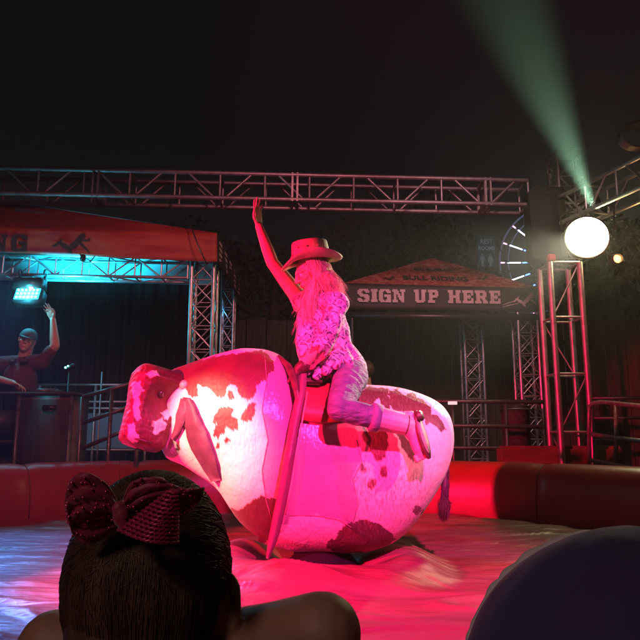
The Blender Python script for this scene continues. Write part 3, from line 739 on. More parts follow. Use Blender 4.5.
# jeans
b = MB()
b.chain([pelv + Vector((0, 0, .03)), pelv + Vector((0, 0, -.02))], [.112, .112]); b.cap(P(350, 377, 3.42), P(350, 377, 3.58), .100, .100)
for h_, k_, a_ in ((lh, lk, la), (rh, rk, ra)):
    b.chain([h_, h_.lerp(k_, .5), k_], [.092, .077, .060]); b.chain([k_, k_.lerp(a_, .30), k_.lerp(a_, .5)], [.057, .059, .054])
def wr(v):
    vv = Vector(v); t = (vv - lh).dot((lk - lh).normalized())
    s = .0042 * math.sin(t * 85 + 7 * noise.noise(vv * 7)) * max(0, noise.noise(vv * 6 + Vector((3, 0, 0))) + .35)
    d = (vv - lh.lerp(lk, .5)); d.normalize()
    return tuple(vv + d * s)
jn = obj('jeans', remesh(b, .005, 3, wr), M['jeans'], rider)
k1, k2 = lk.lerp(la, .46), lk.lerp(la, .60); cf = MB(); cf.tube([k1, k1.lerp(k2, .1), k1.lerp(k2, .9), k2, k2 - (k2 - k1) * .1], [.064, .070, .068, .066, .052], 28); obj('cuff', cf, M['cuff'], jn)
# sandal: sole behind the foot with straps
axf = (ft - heel).normalized(); nf = Vector((.80, -.58, .12)); nf = (nf - axf * nf.dot(axf)).normalized(); sf = axf.cross(nf)
b = MB(); k3 = lk.lerp(la, .52); b.chain([k3, k3.lerp(la, .55), la, heel.lerp(ft, .18)], [.057, .056, .051, .043]); b.chain([la, heel.lerp(ft, .45), heel.lerp(ft, .8), ft], [.044, .040, .034, .024]); b.cap(heel - axf * .01, heel.lerp(ft, .25), .036, .038)
boot = obj('boot', remesh(b, .0045, 3), M['boot'], rider)
sol = []; hc_ = heel.lerp(ft, .5) + nf * .036
for a in np.linspace(0, 2 * math.pi, 36, endpoint=False):
    l = math.cos(a); wd = .034 * (1 - .12 * math.cos(2 * a)) * (1 + .12 * l) * math.sin(a); sol.append(hc_ + axf * (l * .118 - .004) + sf * wd)
b = MB(); b.poly(sol, nf, .013); sl_ = obj('sole', b, M['leather_dark'], boot)
b = MB(); b.bbox(hc_ - axf * .092 + nf * .016, (.05, .05, .022), .006, Matrix((axf, sf, nf)).transposed()); obj('heel', b, M['leather_dark'], sl_)
b = MB(); b.poly([hc_ + nf * .0075 + (p - hc_) * .78 for p in sol], nf, .002); obj('tread', b, M['sole'], sl_)
b = MB(); q1 = (la - k3).normalized(); b.tube([la - q1 * .004 + Vector((math.cos(a) * .0, 0, 0)) + (q1.orthogonal().normalized() * math.cos(a) + q1.cross(q1.orthogonal().normalized()) * math.sin(a)) * .048 for a in np.linspace(0, 6.283, 24)], .0045, 6); obj('boot_strap', b, M['leather_dark'], boot)
b = MB(); rf_ = ra + Vector((.0, 0, 0)); rk3 = rk.lerp(ra, .52); b.chain([rk3, ra, ra + Vector((.02, 0, -.05))], [.050, .046, .040]); b.chain([ra, ra + Vector((-.02, 0, -.12)), ra + Vector((-.05, 0, -.21))], [.044, .036, .026]); obj('boot', remesh(b, .006, 3), M['boot'], rider)
# glove on the rigging hand
b = MB(); hand_mb(b, lw + Vector((-.004, 0, -.004)), Vector((-.70, .25, -.62)), (.3, .5, -.8), -1, 1.15, 1.04, .05); b.cap(lw + Vector((.022, -.008, .018)), lw, .034, .032)
obj('glove', remesh(b, .004, 2), M['leather_dark'], rider)
# hat
ht = MB(); HU = Vector((-.10, -.06, 1)).normalized(); HF = Vector((-1, -.1, -.12)); HBs = basis(HF, HU); hcn = P(311.5, 262.5, 3.455)
prof = [(.0, .108), (.030, .107), (.060, .112), (.086, .120), (.097, .116), (.101, .105), (.104, .08), (.109, .03), (.113, .006), (.135, -.003), (.158, -.008), (.172, -.006), (.176, -.001), (.172, .002), (.155, .0), (.13, .006), (.108, .012)]
rows = []
for (r_, z_) in prof:
    row = []
    for k in range(72):
        a = 2 * math.pi * k / 72; ca, sa = math.cos(a), math.sin(a)
        rr = r_; brim = max(0, (r_ - .112) / .064)
        lift = brim * (.050 * abs(ca) ** 2.2 - .030 * max(0, sa) ** 2 + .012 * max(0, -sa) ** 2)
        crown = -.018 * math.exp(-((ca) / .35) ** 2) * (1 if (z_ > .1 and r_ < .07) else 0)
        row.append(hcn + HBs @ Vector((rr * ca * .90, rr * sa, z_ + lift + crown)))
    rows.append(row)
ht.grid(rows, closed_v=True); hat = obj('hat', ht, M['hat'], rider)
hbn = MB(); rows = [[hcn + HBs @ Vector((rr * math.cos(a) * .90, rr * math.sin(a), z_)) for a in np.linspace(0, 2 * math.pi, 60, endpoint=False)] for rr, z_ in ((.111, .022), (.1135, .024), (.1125, .042), (.109, .044))]
hbn.grid(rows, closed_v=True); obj('hat_band', hbn, M['hat_band'], hat)
for a in (2.4, 2.9, 3.5): 
    q = MB(); q.ell(hcn + HBs @ Vector((.105 * math.cos(a) * .9, .105 * math.sin(a), .075)), (.006, .006, .006)); obj('eyelet', q, M['hat_band'], hat)
# long blond hair
paths = []
B = HB
for k in range(4500):
    side_ = rnd.choice((-1, -1, 1)); a = rnd.uniform(-.5, 1.25)      # angle from ear towards the back
    ca, sa = math.cos(a), math.sin(a)
    st_p = hd + HB @ Vector((side_ * .079 * ca, -.012 - .094 * sa, .055 + rnd.uniform(-.03, .02)))
    # falls to the shoulder: in front of it when it starts forward of the ear
    front_ = a < .15 and rnd.random() < .38
    tgt = (P(rnd.gauss(306, 5), rnd.uniform(302, 325), 3.40 if side_ < 0 else 3.52) if front_ else P(rnd.gauss(333, 5.5), rnd.uniform(285, 303), rnd.uniform(3.38, 3.52)))
    if front_ and rnd.random() < .06: tgt = P(rnd.gauss(297, 3), rnd.uniform(325, 348), 3.44)
    mid = hd + HB @ Vector((side_ * .088 * ca, -.012 - .104 * sa, -.03)) 
    mid2 = mid.lerp(tgt, .5) + Vector((rnd.gauss(0, .006), rnd.gauss(0, .006) - .012 * (side_ < 0), rnd.gauss(0, .004)))
    pts = [st_p, mid, mid2, tgt]
    # subdivide
    cr = []
    for i in range(3):
        p0, p1, p2, p3 = pts[max(i - 1, 0)], pts[i], pts[i + 1], pts[min(i + 2, 3)]
        for t in (0, .33, .66):
            cr.append(.5 * ((2 * p1) + (p2 - p0) * t + (2 * p0 - 5 * p1 + 4 * p2 - p3) * t * t + (3 * p1 - p0 - 3 * p2 + p3) * t ** 3))
    cr.append(pts[3]); paths.append(cr)
hr = MB(); strands(hr, paths, .0010); hr.ell(hd + HB @ Vector((0, -.02, .03)), (.080, .094, .084), HB); obj('hair', hr, M['blond'], rider)

# DJ behind the desk ----------------------------------------------------
DJ = 6.35
dj = thing('person', 'man in a maroon shirt and cap reaching one hand up to the cyan lamp', 'person', P(24, 470, DJ))
s = 1.0
hd2 = P(27, 341, DJ - .05); nk = P(24, 358, DJ); ch = P(20, 378, DJ); pl2 = P(20, 430, DJ)
rsx = P(42, 362, DJ); rex = P(55, 346, DJ - .05); rwx = P(53, 320, DJ); lsx = P(0, 364, DJ); lex = P(-14, 376, DJ - .1); lwx = P(13, 383, DJ - .27)
b = MB(); B2 = head_mb(b, hd2, (.30, -1, -.12), (.28, 0, 1), 1.0)
b.chain([hd2 + Vector((0, .02, -.05)), nk, ch], [.06, .062, .10]); b.chain([ch, pl2], [.15, .15]); b.cap(rsx, lsx, .07, .07)
b.chain([rsx, rex], [.058, .045]); b.chain([rex, rex.lerp(rwx, .3), rwx], [.046, .045, .028]); b.chain([lsx, lex], [.058, .045]); b.chain([lex, lwx], [.045, .028])
hand_mb(b, rwx, (-.45, -.1, 1), (-.4, -1, 0), 1, .25, 1.0); hand_mb(b, lwx, (1, -.3, -.32), (0, -.3, -1), 1, .4, 1.0)
for g_ in (-1, 1):
    x_ = pl2 + Vector((g_ * .10, 0, -.05)); b.chain([x_, x_ + Vector((0, -.02, -.42)), Vector((x_.x, DJ, -.06))], [.10, .07, .05]); b.cap((x_.x, DJ, -.07), (x_.x, DJ - .16, -.08), .045, .035)
obj('body', remesh(b, .007, 3), M['skin'], dj); face_parts(dj, hd2, B2, .90)
b = MB(); b.chain([nk + Vector((0, 0, -.05)), ch, pl2], [.080, .160, .155]); b.cap(rsx, lsx, .080, .080); b.chain([rsx, rsx.lerp(rex, .72)], [.070, .060]); b.chain([lsx, lsx.lerp(lex, .6)], [.080, .068])
shirt = obj('shirt', remesh(b, .010, 4), M['maroon'], dj)
cl = MB()
for g_ in (-1, 1):
    q = nk + Vector((g_ * .045, -.115, -.02)); cl.poly([q + Vector((g_ * .035, .06, .035)), q + Vector((-g_ * .03, -.005, .01)), q + Vector((-g_ * .018, -.03, -.04)), q + Vector((g_ * .045, -.02, -.03))], (0, -1, .2), .008)
obj('collar', cl, M['maroon'], shirt)
b = MB(); 
for g_ in (-1, 1):
    x_ = pl2 + Vector((g_ * .10, 0, -.02)); b.chain([pl2, x_, x_ + Vector((0, -.02, -.42)), Vector((x_.x, DJ, -.04))], [.13, .12, .09, .07])
obj('trousers', remesh(b, .012, 3), M['trousers'], dj)
cm = MB(); rows = []
for i in range(10):
    th = math.pi / 2 * i / 9; row = []
    for k in range(32):
        a = 2 * math.pi * k / 32; row.append(hd2 + B2 @ Vector((.085 * math.cos(a) * math.sin(th + .04), -.012 + .103 * math.sin(a) * math.sin(th + .04), .030 + .098 * math.cos(th))))
    rows.append(row)
cm.grid(rows, closed_v=True)
bl = [hd2 + B2 @ Vector((.062 * math.cos(a), .075 + .085 * math.sin(a), .040 - .01 * math.sin(a))) for a in np.linspace(0, math.pi, 14)]
cm.poly(bl, B2 @ Vector((0, 0, 1)), .008); obj('cap', cm, M['cap_cloth'], dj)

# dark bystander behind the rider ----------------------------------------
by = thing('person', 'bystander in dark clothes standing behind the rider, mostly hidden', 'person', P(368, 470, 7.4))
b = MB(); hx = P(366, 372, 7.4); B3 = head_mb(b, hx, (-.6, 1, 0)); c1 = P(368, 405, 7.4); c2 = P(368, 450, 7.4)
b.chain([hx, P(367, 390, 7.4), c1, c2], [.05, .06, .14, .14])
for g_ in (-1, 1):
    x_ = c2 + Vector((g_ * .1, 0, 0)); b.chain([x_, Vector((x_.x, 7.4, -.38))], [.10, .05]); a0 = c1 + Vector((g_ * .18, 0, .05)); b.chain([c1 + Vector((0, 0, .05)), a0, a0 + Vector((g_ * .04, 0, -.28)), a0 + Vector((g_ * .02, .1, -.5))], [.08, .06, .045, .03])
    hand_mb(b, a0 + Vector((g_ * .02, .1, -.5)), (0, 0, -1), (-g_, 0, 0), 1, .4)
obj('body', remesh(b, .010, 3), M['skin'], by); face_parts(by, hx, B3)
b = MB(); b.chain([P(367, 394, 7.4), c1, c2], [.09, .175, .165])
for g_ in (-1, 1): a0 = c1 + Vector((g_ * .18, 0, .05)); b.chain([c1 + Vector((0, 0, .05)), a0, a0 + Vector((g_ * .04, 0, -.28)), a0 + Vector((g_ * .02, .1, -.46))], [.10, .078, .062, .05])
for g_ in (-1, 1): x_ = c2 + Vector((g_ * .1, 0, 0)); b.chain([x_, Vector((x_.x, 7.4, -.36))], [.12, .07])
obj('clothes', remesh(b, .012, 3), M['dark_cloth'], by)
b = MB(); b.ell(hx + Vector((.004, -.02, .03)), (.092, .105, .105)); obj('hair', remesh(b, .010, 1), M['brunette'], by)

# girl in front: back of the head, bow, ear, arm ---------------------------
GD = .70
girl = thing('person', 'girl seen from behind with dark hair held by a magenta sequin bow', 'person', (-.17, GD, 0.01))
gh = P(150, 577, GD); HR = Vector((.0765, .092, .099))
b = MB(); b.ell(gh, HR, None, 28, 20); b.ell(gh + Vector((0, .05, -.055)), (.062, .058, .062)); b.cap(gh + Vector((.005, .0, -.06)), gh + Vector((.01, -.005, -.17)), .044, .048)
b.cap(gh + Vector((0, .10, -.02)), gh + Vector((0, .115, -.045)), .008, .011, 8); b.ell(gh + Vector((0, .098, -.075)), (.02, .012, .009))
# ears: helix rim, bowl and lobe
for g_ in (1, -1):
    ec = gh + Vector((.0835, -.012, -.024)) if g_ > 0 else gh + Vector((-.074, .012, -.024))
    rim = []
    for a in np.linspace(-2.0, 1.9, 16):
        rim.append(ec + Vector((g_ * (.002 + .009 * math.cos(a)), -.012 * math.cos(a) - .002, .026 * math.sin(a) * (1 if a > 0 else .95))))
    b.chain(rim, [.0042 + .0012 * (i / 15) for i in range(16)], 8); b.ell(ec + Vector((-g_ * .005, .002, -.002)), (.009, .016, .029)); b.ell(ec + Vector((-g_ * .006, .002, -.004)), (.013, .018, .029)); b.ell(ec + Vector((-g_ * .012, .002, -.008)), (.012, .016, .024)); b.cap(ec + Vector((g_ * .001, -.004, -.022)), ec + Vector((g_ * -.002, -.003, -.033)), .0085, .0075, 8)
tor = gh + Vector((.005, -.005, -.20))
shl = P(52, 646, GD + .03); shr = P(232, 648, GD + .02)
b.chain([tor + Vector((0, 0, .04)), tor, tor + Vector((0, 0, -.16)), Vector((tor.x, tor.y, .10))], [.048, .052, .060, .07]); b.cap(shl, shr, .034, .036)
el = P(322, 633, .665)
b.chain([shr, shr.lerp(el, .5), el], [.038, .037, .0385], 20); b.chain([el, el + Vector((.010, .10, -.10)), el + Vector((-.03, .19, -.15))], [.038, .032, .020], 16)
hand_mb(b, el + Vector((-.03, .19, -.15)), (-.5, .7, -.2), (0, 0, -1), 1, .5, .75)
ell_ = P(8, 700, GD); b.chain([shl, ell_ + Vector((-.02, .02, -.10))], [.036, .030]); b.chain([ell_ + Vector((-.02, .02, -.10)), ell_ + Vector((.03, .16, -.17))], [.030, .020])
hand_mb(b, ell_ + Vector((.03, .16, -.17)), (.3, 1, -.1), (0, 0, -1), -1, .5, .75)
for g_ in (-1, 1):
    h0 = Vector((tor.x + g_ * .07, tor.y, .085)); kx = Vector((tor.x + g_ * .22, tor.y + .26, .085)); ax_ = Vector((tor.x - g_ * .04, tor.y + .36, .065))
    b.chain([h0, kx, ax_], [.07, .05, .035]); b.cap(ax_, ax_ + Vector((-g_ * .10, .03, 0)), .03, .022)
obj('body', remesh(b, .0032, 3), M['skin_tan'], girl)
e_ = MB()
for g_ in (-1, 1): e_.ell(gh + Vector((g_ * .032, .088, .0)), (.011, .010, .010))
obj('eyes', e_, M['eye_white'], girl)
b = MB(); b.chain([tor + Vector((0, 0, -.03)), tor + Vector((0, 0, -.16)), Vector((tor.x, tor.y, .12))], [.078, .088, .10])
obj('top', remesh(b, .006, 3), M['dark_cloth'], girl)
b = MB()
for g_ in (-1, 1):
    h0 = Vector((tor.x + g_ * .07, tor.y, .095)); kx = Vector((tor.x + g_ * .22, tor.y + .26, .09)); b.chain([h0, h0.lerp(kx, .7)], [.082, .066])
obj('shorts', remesh(b, .007, 3), M['trousers'], girl)
# hair: combed from the hairline to the knot, and loose below it
knot_dir = Vector((-.10, -.80, .55)).normalized()
def surf(d, k=1.06): return gh + Vector((d.x * HR.x * k, d.y * HR.y * k, d.z * HR.z * k))
paths = []
for q in range(9000):
    # start on the hairline: a ring round the face, ears and temples
    a = rnd.uniform(-2.3, 2.3); el0 = rnd.uniform(-.15, .35)
    sd = Vector((math.sin(a), math.cos(a) * 1.0, el0 + .75 * max(0, math.cos(a)))).normalized()
    if rnd.random() < .35: sd = (sd + Vector((rnd.gauss(0, .4), rnd.gauss(-.2, .4), rnd.gauss(.3, .3)))).normalized()
    kd = (knot_dir + Vector((rnd.gauss(0, .16), 0, rnd.gauss(0, .12)))).normalized()
    lift = 1.045 + rnd.uniform(0, .05); wv = rnd.gauss(0, .03); ax_ = sd.cross(kd).normalized() if sd.cross(kd).length > .01 else Vector((1, 0, 0))
    p = []
    for i in range(9):
        t = i / 8; d = sd.slerp(kd, t) if sd.dot(kd) > -.98 else kd
        d = (d + ax_ * wv * math.sin(t * 6.3) + Vector((0, 0, -.10 * math.sin(t * 3.14) * abs(sd.x)))).normalized(); p.append(surf(d, lift))
    paths.append(p)
for q in range(9500):
    # swept back to the bow, then falling down the back in locks
    lock = rnd.randrange(34); rl = random.Random(lock * 7 + 1); la_ = -1.42 + 2.62 * (lock + rnd.gauss(0, .45)) / 33; a = max(-1.5, min(1.22, la_))
    z0 = rnd.uniform(.15, .85) * (1 - .35 * abs(a) / 1.4) + .06 * math.sin(lock * 2.1); k0 = 1.035 + rnd.uniform(0, .045)
    top = Vector((math.sin(a) * .35 + knot_dir.x, -.8, .62 + rnd.uniform(0, .3))).normalized(); d1 = Vector((math.sin(a), -math.cos(a), z0)).normalized(); p = []
    for i in range(4): p.append(surf(top.slerp(d1, i / 3), k0))
    for i in range(1, 4):
        zz = z0 + (-.45 - z0) * i / 3; p.append(surf(Vector((math.sin(a) * (1 - .05 * i / 3), -math.cos(a), zz)).normalized(), k0 + .012 * i / 3 + .02 * rl.random()))
    l = p[-1]; sw = rl.uniform(-.010, .010); cl_ = rl.uniform(.74, .90)
    for i in range(1, 7):
        t = i / 6; xx = gh.x - .010 + (l.x - gh.x) * (1 - (1 - cl_) * t); p.append(Vector((xx + sw * math.sin(t * 3.4) + .0015 * math.sin(q + t * 5), l.y - .030 * min(1, t * 1.6) + .003 * math.sin(q * 1.3), l.z - .30 * t)))
    paths.append(p)
for i_, p in enumerate(paths):
    for j_ in range(1, len(p)):
        w_ = Vector((i_ * .37, j_ * .45, 0)); p[j_] = p[j_] + Vector((noise.noise(w_), noise.noise(w_ + Vector((0, 0, 9))) * .6, 0)) * .0022
hr = MB(); strands(hr, paths, .00062)
for q in range(26):     # flyaway hair
    a = rnd.uniform(-1.3, 1.5); d = Vector((math.sin(a), rnd.uniform(-.6, .2), math.cos(a))).normalized(); s0 = surf(d, 1.04); t_ = Vector((rnd.gauss(0, 1), rnd.gauss(0, 1), rnd.gauss(0, 1))).normalized()
    hr.tube([s0, s0 + d * .008 + t_ * .008, s0 + d * .012 + t_ * .024], [.0002, .00015, .0001], 3, caps=False)
cap_ = MB(); rows = []
for i in range(26):
    th = .02 + 1.95 * i / 25; row = []
    for k in range(60):
        a = 2 * math.pi * k / 60; d = Vector((math.sin(th) * math.sin(a), -math.sin(th) * math.cos(a), math.cos(th)))
        fr = max(0, -d.y * -1) if d.y > 0 else 0
        if d.y > .2 and th > 1.1: d = Vector((d.x, d.y, max(d.z, .42))).normalized()
        row.append(surf(d, 1.045 + .004 * noise.noise(d * 9)))
    rows.append(row)
cap_.grid(rows, closed_v=True)
hair = obj('hair', hr, M['brunette'], girl); obj('hair_base', cap_, M['brunette'], hair)
bk_ = MB(); bk_.chain([gh + Vector((-.005, -.030, -.04)), gh + Vector((-.010, -.050, -.15)), gh + Vector((-.010, -.055, -.34))], [.066, .058, .056], 20); obj('hair_fall', bk_, M['brunette'], hair)
# bow
bow = thing('hair_bow', 'magenta sequined bow tied in the dark hair of the girl', 'hair bow', P(122, 515, .585))
def loopsheet(ctrl, width, thick, name, twist=None, sequins=60):
    """puffy ribbon loop: pixel control points of its centre line, a half width at each in metres, and depth"""
    n = 34; rows = []; xs = list(range(len(ctrl)))
    U_, V_, D_, W_, A_ = ([c[i] for c in ctrl] for i in range(5))
    for i in range(n):
        q = (len(ctrl) - 1) * i / (n - 1)
        c = P(interp(xs, U_, q), interp(xs, V_, q), interp(xs, D_, q)); wd = interp(xs, W_, q); an = interp(xs, A_, q)
        dv = Vector((math.sin(an) * .55, -.50 * math.cos(an * .5), math.cos(an))).normalized()
        row = []
        for j in range(11):
            s = (j / 10 - .5) * 2; row.append(c + dv * wd * s + Vector((0, -.004 * math.cos(s * 1.57) + .0025 * math.sin(s * 9 + i * .35), 0)))
        rows.append(row)
    m = MB(); m.grid(rows); o = obj(name, m, M['bow'], bow); sd_ = o.modifiers.new('t', 'SOLIDIFY'); sd_.thickness = thick; sd_.offset = 0
    sq = MB()
    for _ in range(sequins):
        i, j = rnd.randrange(n), rnd.randrange(11); p = rows[i][j] + Vector((0, -.0022, 0)); sq.ell(p, (.0011, .0007, .0011), Matrix.Rotation(rnd.uniform(-.7, .7), 3, 'X'), 8, 4)
    obj('sequin', sq, M['sequin'], o, kind='stuff')
    return o
loopsheet([(120,514,.578,.008,.1),(104,500,.566,.018,.25),(84,497,.560,.024,.3),(70,505,.565,.020,.1),(70,517,.575,.018,-.2),(84,527,.582,.018,-.3),(104,522,.584,.014,-.2),(120,516,.582,.008,0)], 0, .0022, 'loop', sequins=110)
loopsheet([(122,513,.578,.008,-.2),(138,497,.572,.014,-.6),(156,488,.572,.013,-.9),(174,486,.578,.013,-1.2),(187,492,.585,.016,-1.7),(190,506,.592,.014,-2.0),(176,514,.592,.012,-1.6),(150,517,.588,.010,-.5),(124,516,.584,.008,0)], 0, .0022, 'loop', sequins=90)
kb = MB(); kc = P(121, 515, .570); kb.ell(kc, (.007, .006, .010)); kb.cap(kc + Vector((-.002, 0, .006)), kc + Vector((.002, 0, -.007)), .006, .005); obj('knot', kb, M['bow'], bow)
# knitted cone tail of the bow, in rows of stitches
base = MB(); rows = []; nrow = 13
def conep(t, s):
    """t from the tip (0) to the hem (1), s across"""
    l = (171 + (118 - 171) * t, 488 + (530 - 488) * t); r = (179, 489 + (543 - 489) * t)
    u = l[0] + (r[0] - l[0]) * s; v = l[1] + (r[1] - l[1]) * s + 5 * math.sin(math.pi * s) * t
    return P(u, v, .566 - .022 * math.sin(math.pi * s) * t + .004 * (1 - t))
for i in range(20): rows.append([conep(i / 19, j / 19) for j in range(20)])
base.grid(rows); cone = obj('cone_tail', base, M['bow'], bow); sd_ = cone.modifiers.new('t', 'SOLIDIFY'); sd_.thickness = .003; sd_.offset = 1
for i in range(1, nrow + 1):
    t = i / nrow; ro = MB(); ns = max(2, int(13 * t))
    for j in range(ns):
        c = conep(t * .985, (j + .5) / ns); c2_ = conep(t * .985, min(1, (j + .98) / ns)); c1_ = conep(t * .985, (j + .02) / ns)
        ro.cap(c1_.lerp(c, .2) + Vector((0, -.003, 0)), c2_.lerp(c, .2) + Vector((0, -.003, .0008)), .0015, .0015, 6)
    obj('stitch_row', ro, M['sequin_row'], cone)
sq = MB()
for _ in range(14):
    p = conep(rnd.uniform(.3, 1), rnd.random()) + Vector((0, -.005, 0)); sq.ell(p, (.0009, .0006, .0009), None, 8, 4)
obj('sequin', sq, M['sequin'], cone, kind='stuff')

# spectator at the right with the navy bonnet -------------------------------
ND = .50
nv = thing('person', 'spectator seen from behind in a navy bonnet with white scalloped trim', 'person', (.27, ND, 0.01))
nc = P(656, 719, ND)
b = MB(); b.ell(nc, (.088, .10, .112)); b.ell(nc + Vector((0, .05, -.06)), (.06, .058, .06)); b.cap(nc + Vector((0, 0, -.06)), nc + Vector((0, 0, -.16)), .045, .05)
b.cap(nc + Vector((0, .10, -.02)), nc + Vector((0, .115, -.045)), .008, .011, 8)
nt_ = nc + Vector((0, -.01, -.22)); b.chain([nc + Vector((0, 0, -.14)), nt_, Vector((nt_.x, nt_.y, .10))], [.05, .09, .09])
for g_ in (-1, 1):
    s0 = nt_ + Vector((g_ * .10, 0, .04)); b.chain([nt_ + Vector((0, 0, .03)), s0, s0 + Vector((g_ * .03, .04, -.12)), s0 + Vector((-g_ * .02, .16, -.14))], [.05, .038, .03, .02])
    hand_mb(b, s0 + Vector((-g_ * .02, .16, -.14)), (-g_ * .2, 1, -.1), (0, 0, -1), g_, .5, .7)
    h0 = Vector((nt_.x + g_ * .07, nt_.y, .085)); kx = h0 + Vector((g_ * .13, .24, 0)); b.chain([h0, kx, Vector((nt_.x - g_ * .04, nt_.y + .34, .06))], [.065, .05, .035])
obj('body', remesh(b, .005, 3), M['skin'], nv)
e_ = MB()
for g_ in (-1, 1): e_.ell(nc + Vector((g_ * .032, .09, .0)), (.011, .010, .010))
obj('eyes', e_, M['eye_white'], nv)
b = MB(); b.chain([nt_ + Vector((0, 0, -.0)), Vector((nt_.x, nt_.y, .12))], [.102, .11]); obj('top', remesh(b, .007, 3), M['navy'], nv)
# bonnet: lumpy dome
rows = []; bn = MB(); BR = Vector((.137, .125, .131))
for i in range(60):
    th = .001 + 2.15 * i / 59; row = []
    for k in range(120):
        a = 2 * math.pi * k / 120; d = Vector((math.sin(th) * math.cos(a), math.sin(th) * math.sin(a), math.cos(th)))
        if d.y > .62: d = Vector((d.x, .62, d.z)) * (1 / max(.9, 1))
        g_ = 1 + .016 * noise.noise(d * 2.6) + .005 * noise.noise(d * 9) + .002 * math.sin(a * 26) * max(0, th - .9)
        row.append(nc + Vector((d.x * BR.x, d.y * BR.y, d.z * BR.z)) * g_)
    rows.append(row)
bn.grid(rows, closed_v=True); bo = obj('bonnet', bn, M['navy'], nv)
tr = MB(); rows = []
for k in range(700):
    a = -1.2 + 5.6 * k / 699; sc_ = abs(math.sin(a * 17 + noise.noise(Vector((a * 3, 0, 0))) * 2.0)) * max(0, .35 + 1.3 * noise.noise(Vector((a * 4, 3, 0)))) ; row = []
    for j in range(7):
        t = j / 6; rr = 1.0 + .030 * t + .032 * t * sc_; yy = .34 + .10 * t
        row.append(nc + Vector((math.cos(a) * BR.x * rr * .906, BR.y * yy, math.sin(a) * BR.z * rr * .906)))
    rows.append(row)
tr.grid(rows); to = obj('lace_trim', tr, M['lace'], bo); sd_ = to.modifiers.new('t', 'SOLIDIFY'); sd_.thickness = .003

# ---------------------------------------------------------------- trusses
def truss(name, label, A, B, s, bay, m, wide=False, *, up=(0, 0, 1), rc=.022, rb=.010, group=None, cross=False, plates=None, ladder=False, sy=None):
    A, B = Vector(A), Vector(B); Lg = (B - A).length; X = (B - A).normalized(); Z = Vector(up); Z = (Z - X * Z.dot(X)).normalized(); Y = Z.cross(X)
    t = thing(name, label, 'truss', A, group)
    t.rotation_mode = 'QUATERNION'; t.rotation_quaternion = Matrix((X, Y, Z)).transposed().to_quaternion()
    h = s / 2; hy = (sy or s) / 2; cs = [(-hy, -h), (hy, -h), (hy, h), (-hy, h)]
    for y, z in cs: rod('chord', (0, y, z), (Lg, y, z), rc, m, t, 12)
    n = max(1, round(Lg / bay)); bl = Lg / n
    for f in range(4):
        y0, z0 = cs[f]; y1, z1 = cs[(f + 1) % 4]
        for i in range(n):
            x0, x1 = i * bl, (i + 1) * bl
            if ladder:
                rod('rung', (x0, y0, z0), (x0, y1, z1), rb, m, t)
                if f % 2: continue
                if i % 2 == f // 2: rod('brace', (x0, y0, z0), (x1, y1, z1), rb * .7, m, t)
                continue
            if wide:
                if f in (1, 3):
                    xa, xb = (x0 + bl * .12, x0 + bl * .72) if i % 2 else (x0 + bl * .28, x0 + bl * .88)
                    if (i + f // 2) % 2: rod('brace', (xa, y0, z0), (xb, y1, z1), rb, m, t)
                    else: rod('brace', (xa, y1, z1), (xb, y0, z0), rb, m, t)
                    rod('rung', (x0, y0, z0), (x0, y1, z1), rb, m, t)
                elif i % 2: rod('rung', (x0, y0, z0), (x0, y1, z1), rb, m, t)
                continue
            if (i + f // 2) % 2: rod('brace', (x0, y0, z0), (x1, y1, z1), rb, m, t)
            else: rod('brace', (x0, y1, z1), (x1, y0, z0), rb, m, t)
            if cross: 
                if (i + f // 2) % 2: rod('brace', (x0, y1, z1), (x1, y0, z0), rb, m, t)
                else: rod('brace', (x0, y0, z0), (x1, y1, z1), rb, m, t)
            if f in (0, 2) or not cross or i % 3 == 0: rod('rung', (x0, y0, z0), (x0, y1, z1), rb, m, t)
        rod('rung', (Lg - .001, y0, z0), (Lg - .001, y1, z1), rb, m, t)
    for px in (plates or []):
        for dx in (-.028, .028):
            mbp = MB(); q = .012
            for (a_, b_) in ((0, 1), (1, 2), (2, 3), (3, 0)):
                y0, z0 = cs[a_]; y1, z1 = cs[b_]
                mbp.box((px + dx, (y0 + y1) / 2, (z0 + z1) / 2), (.020, abs(y1 - y0) + .05, abs(z1 - z0) + .05) if 0 else (.020, max(abs(y1 - y0), .045) + (.0 if y1 == y0 else .045), max(abs(z1 - z0), .045) - (.0 if z1 != z0 else 0)))
            me = bpy.data.meshes.new('coupling'); fill(me, mbp, (0, 0, 0), False); me.materials.append(m)
            o = bpy.data.objects.new('coupling', me); C.objects.link(o); o.parent = t
    return t
TZ0 = P(100, 203, 6.9).z + .145
A = Vector((-4.6, 6.75, TZ0 + .03)); Bp = Vector((P(524, 200, 7.05).x, 7.05, TZ0 - .02))
u2x = lambda u: P(u, 200, 6.9).x
truss('overhead_truss', 'long horizontal aluminium truss spanning the arena above both tents', A, Bp, .29, .50, M['alu_dull'], True, rc=.026, rb=.014,
      plates=[u2x(101) - A.x, u2x(295) - A.x, u2x(488) - A.x])
# truss from the right corner towards the camera
truss('side_truss', 'aluminium truss at the upper right running towards the camera from the tower', (2.75, 6.75, 3.10), (3.87, 3.6, 3.10), .29, .40, M['alu'], True, rc=.024, rb=.012)
# right tower
tx = P(568, 400, 6.6).x
truss('tower_truss', 'tall pink lit truss tower under the bright floodlight', (tx, 6.6, -.45), (tx, 6.6, P(568, 266, 6.6).z), .31, .55, M['alu_dull'], up=(0, 1, 0), rc=.030, rb=.012, ladder=True)
tp = MB(); tp.bbox(P(568, 264, 6.6), (.46, .46, .03), .008)
tcap = MB(); tcap.bbox(P(551, 258, 6.45), (.075, .075, .07), .01)
o = obj('red_block', tcap, M['leather_red'], smooth=False, label='small red block on top of the pink lit truss tower', cat='block')
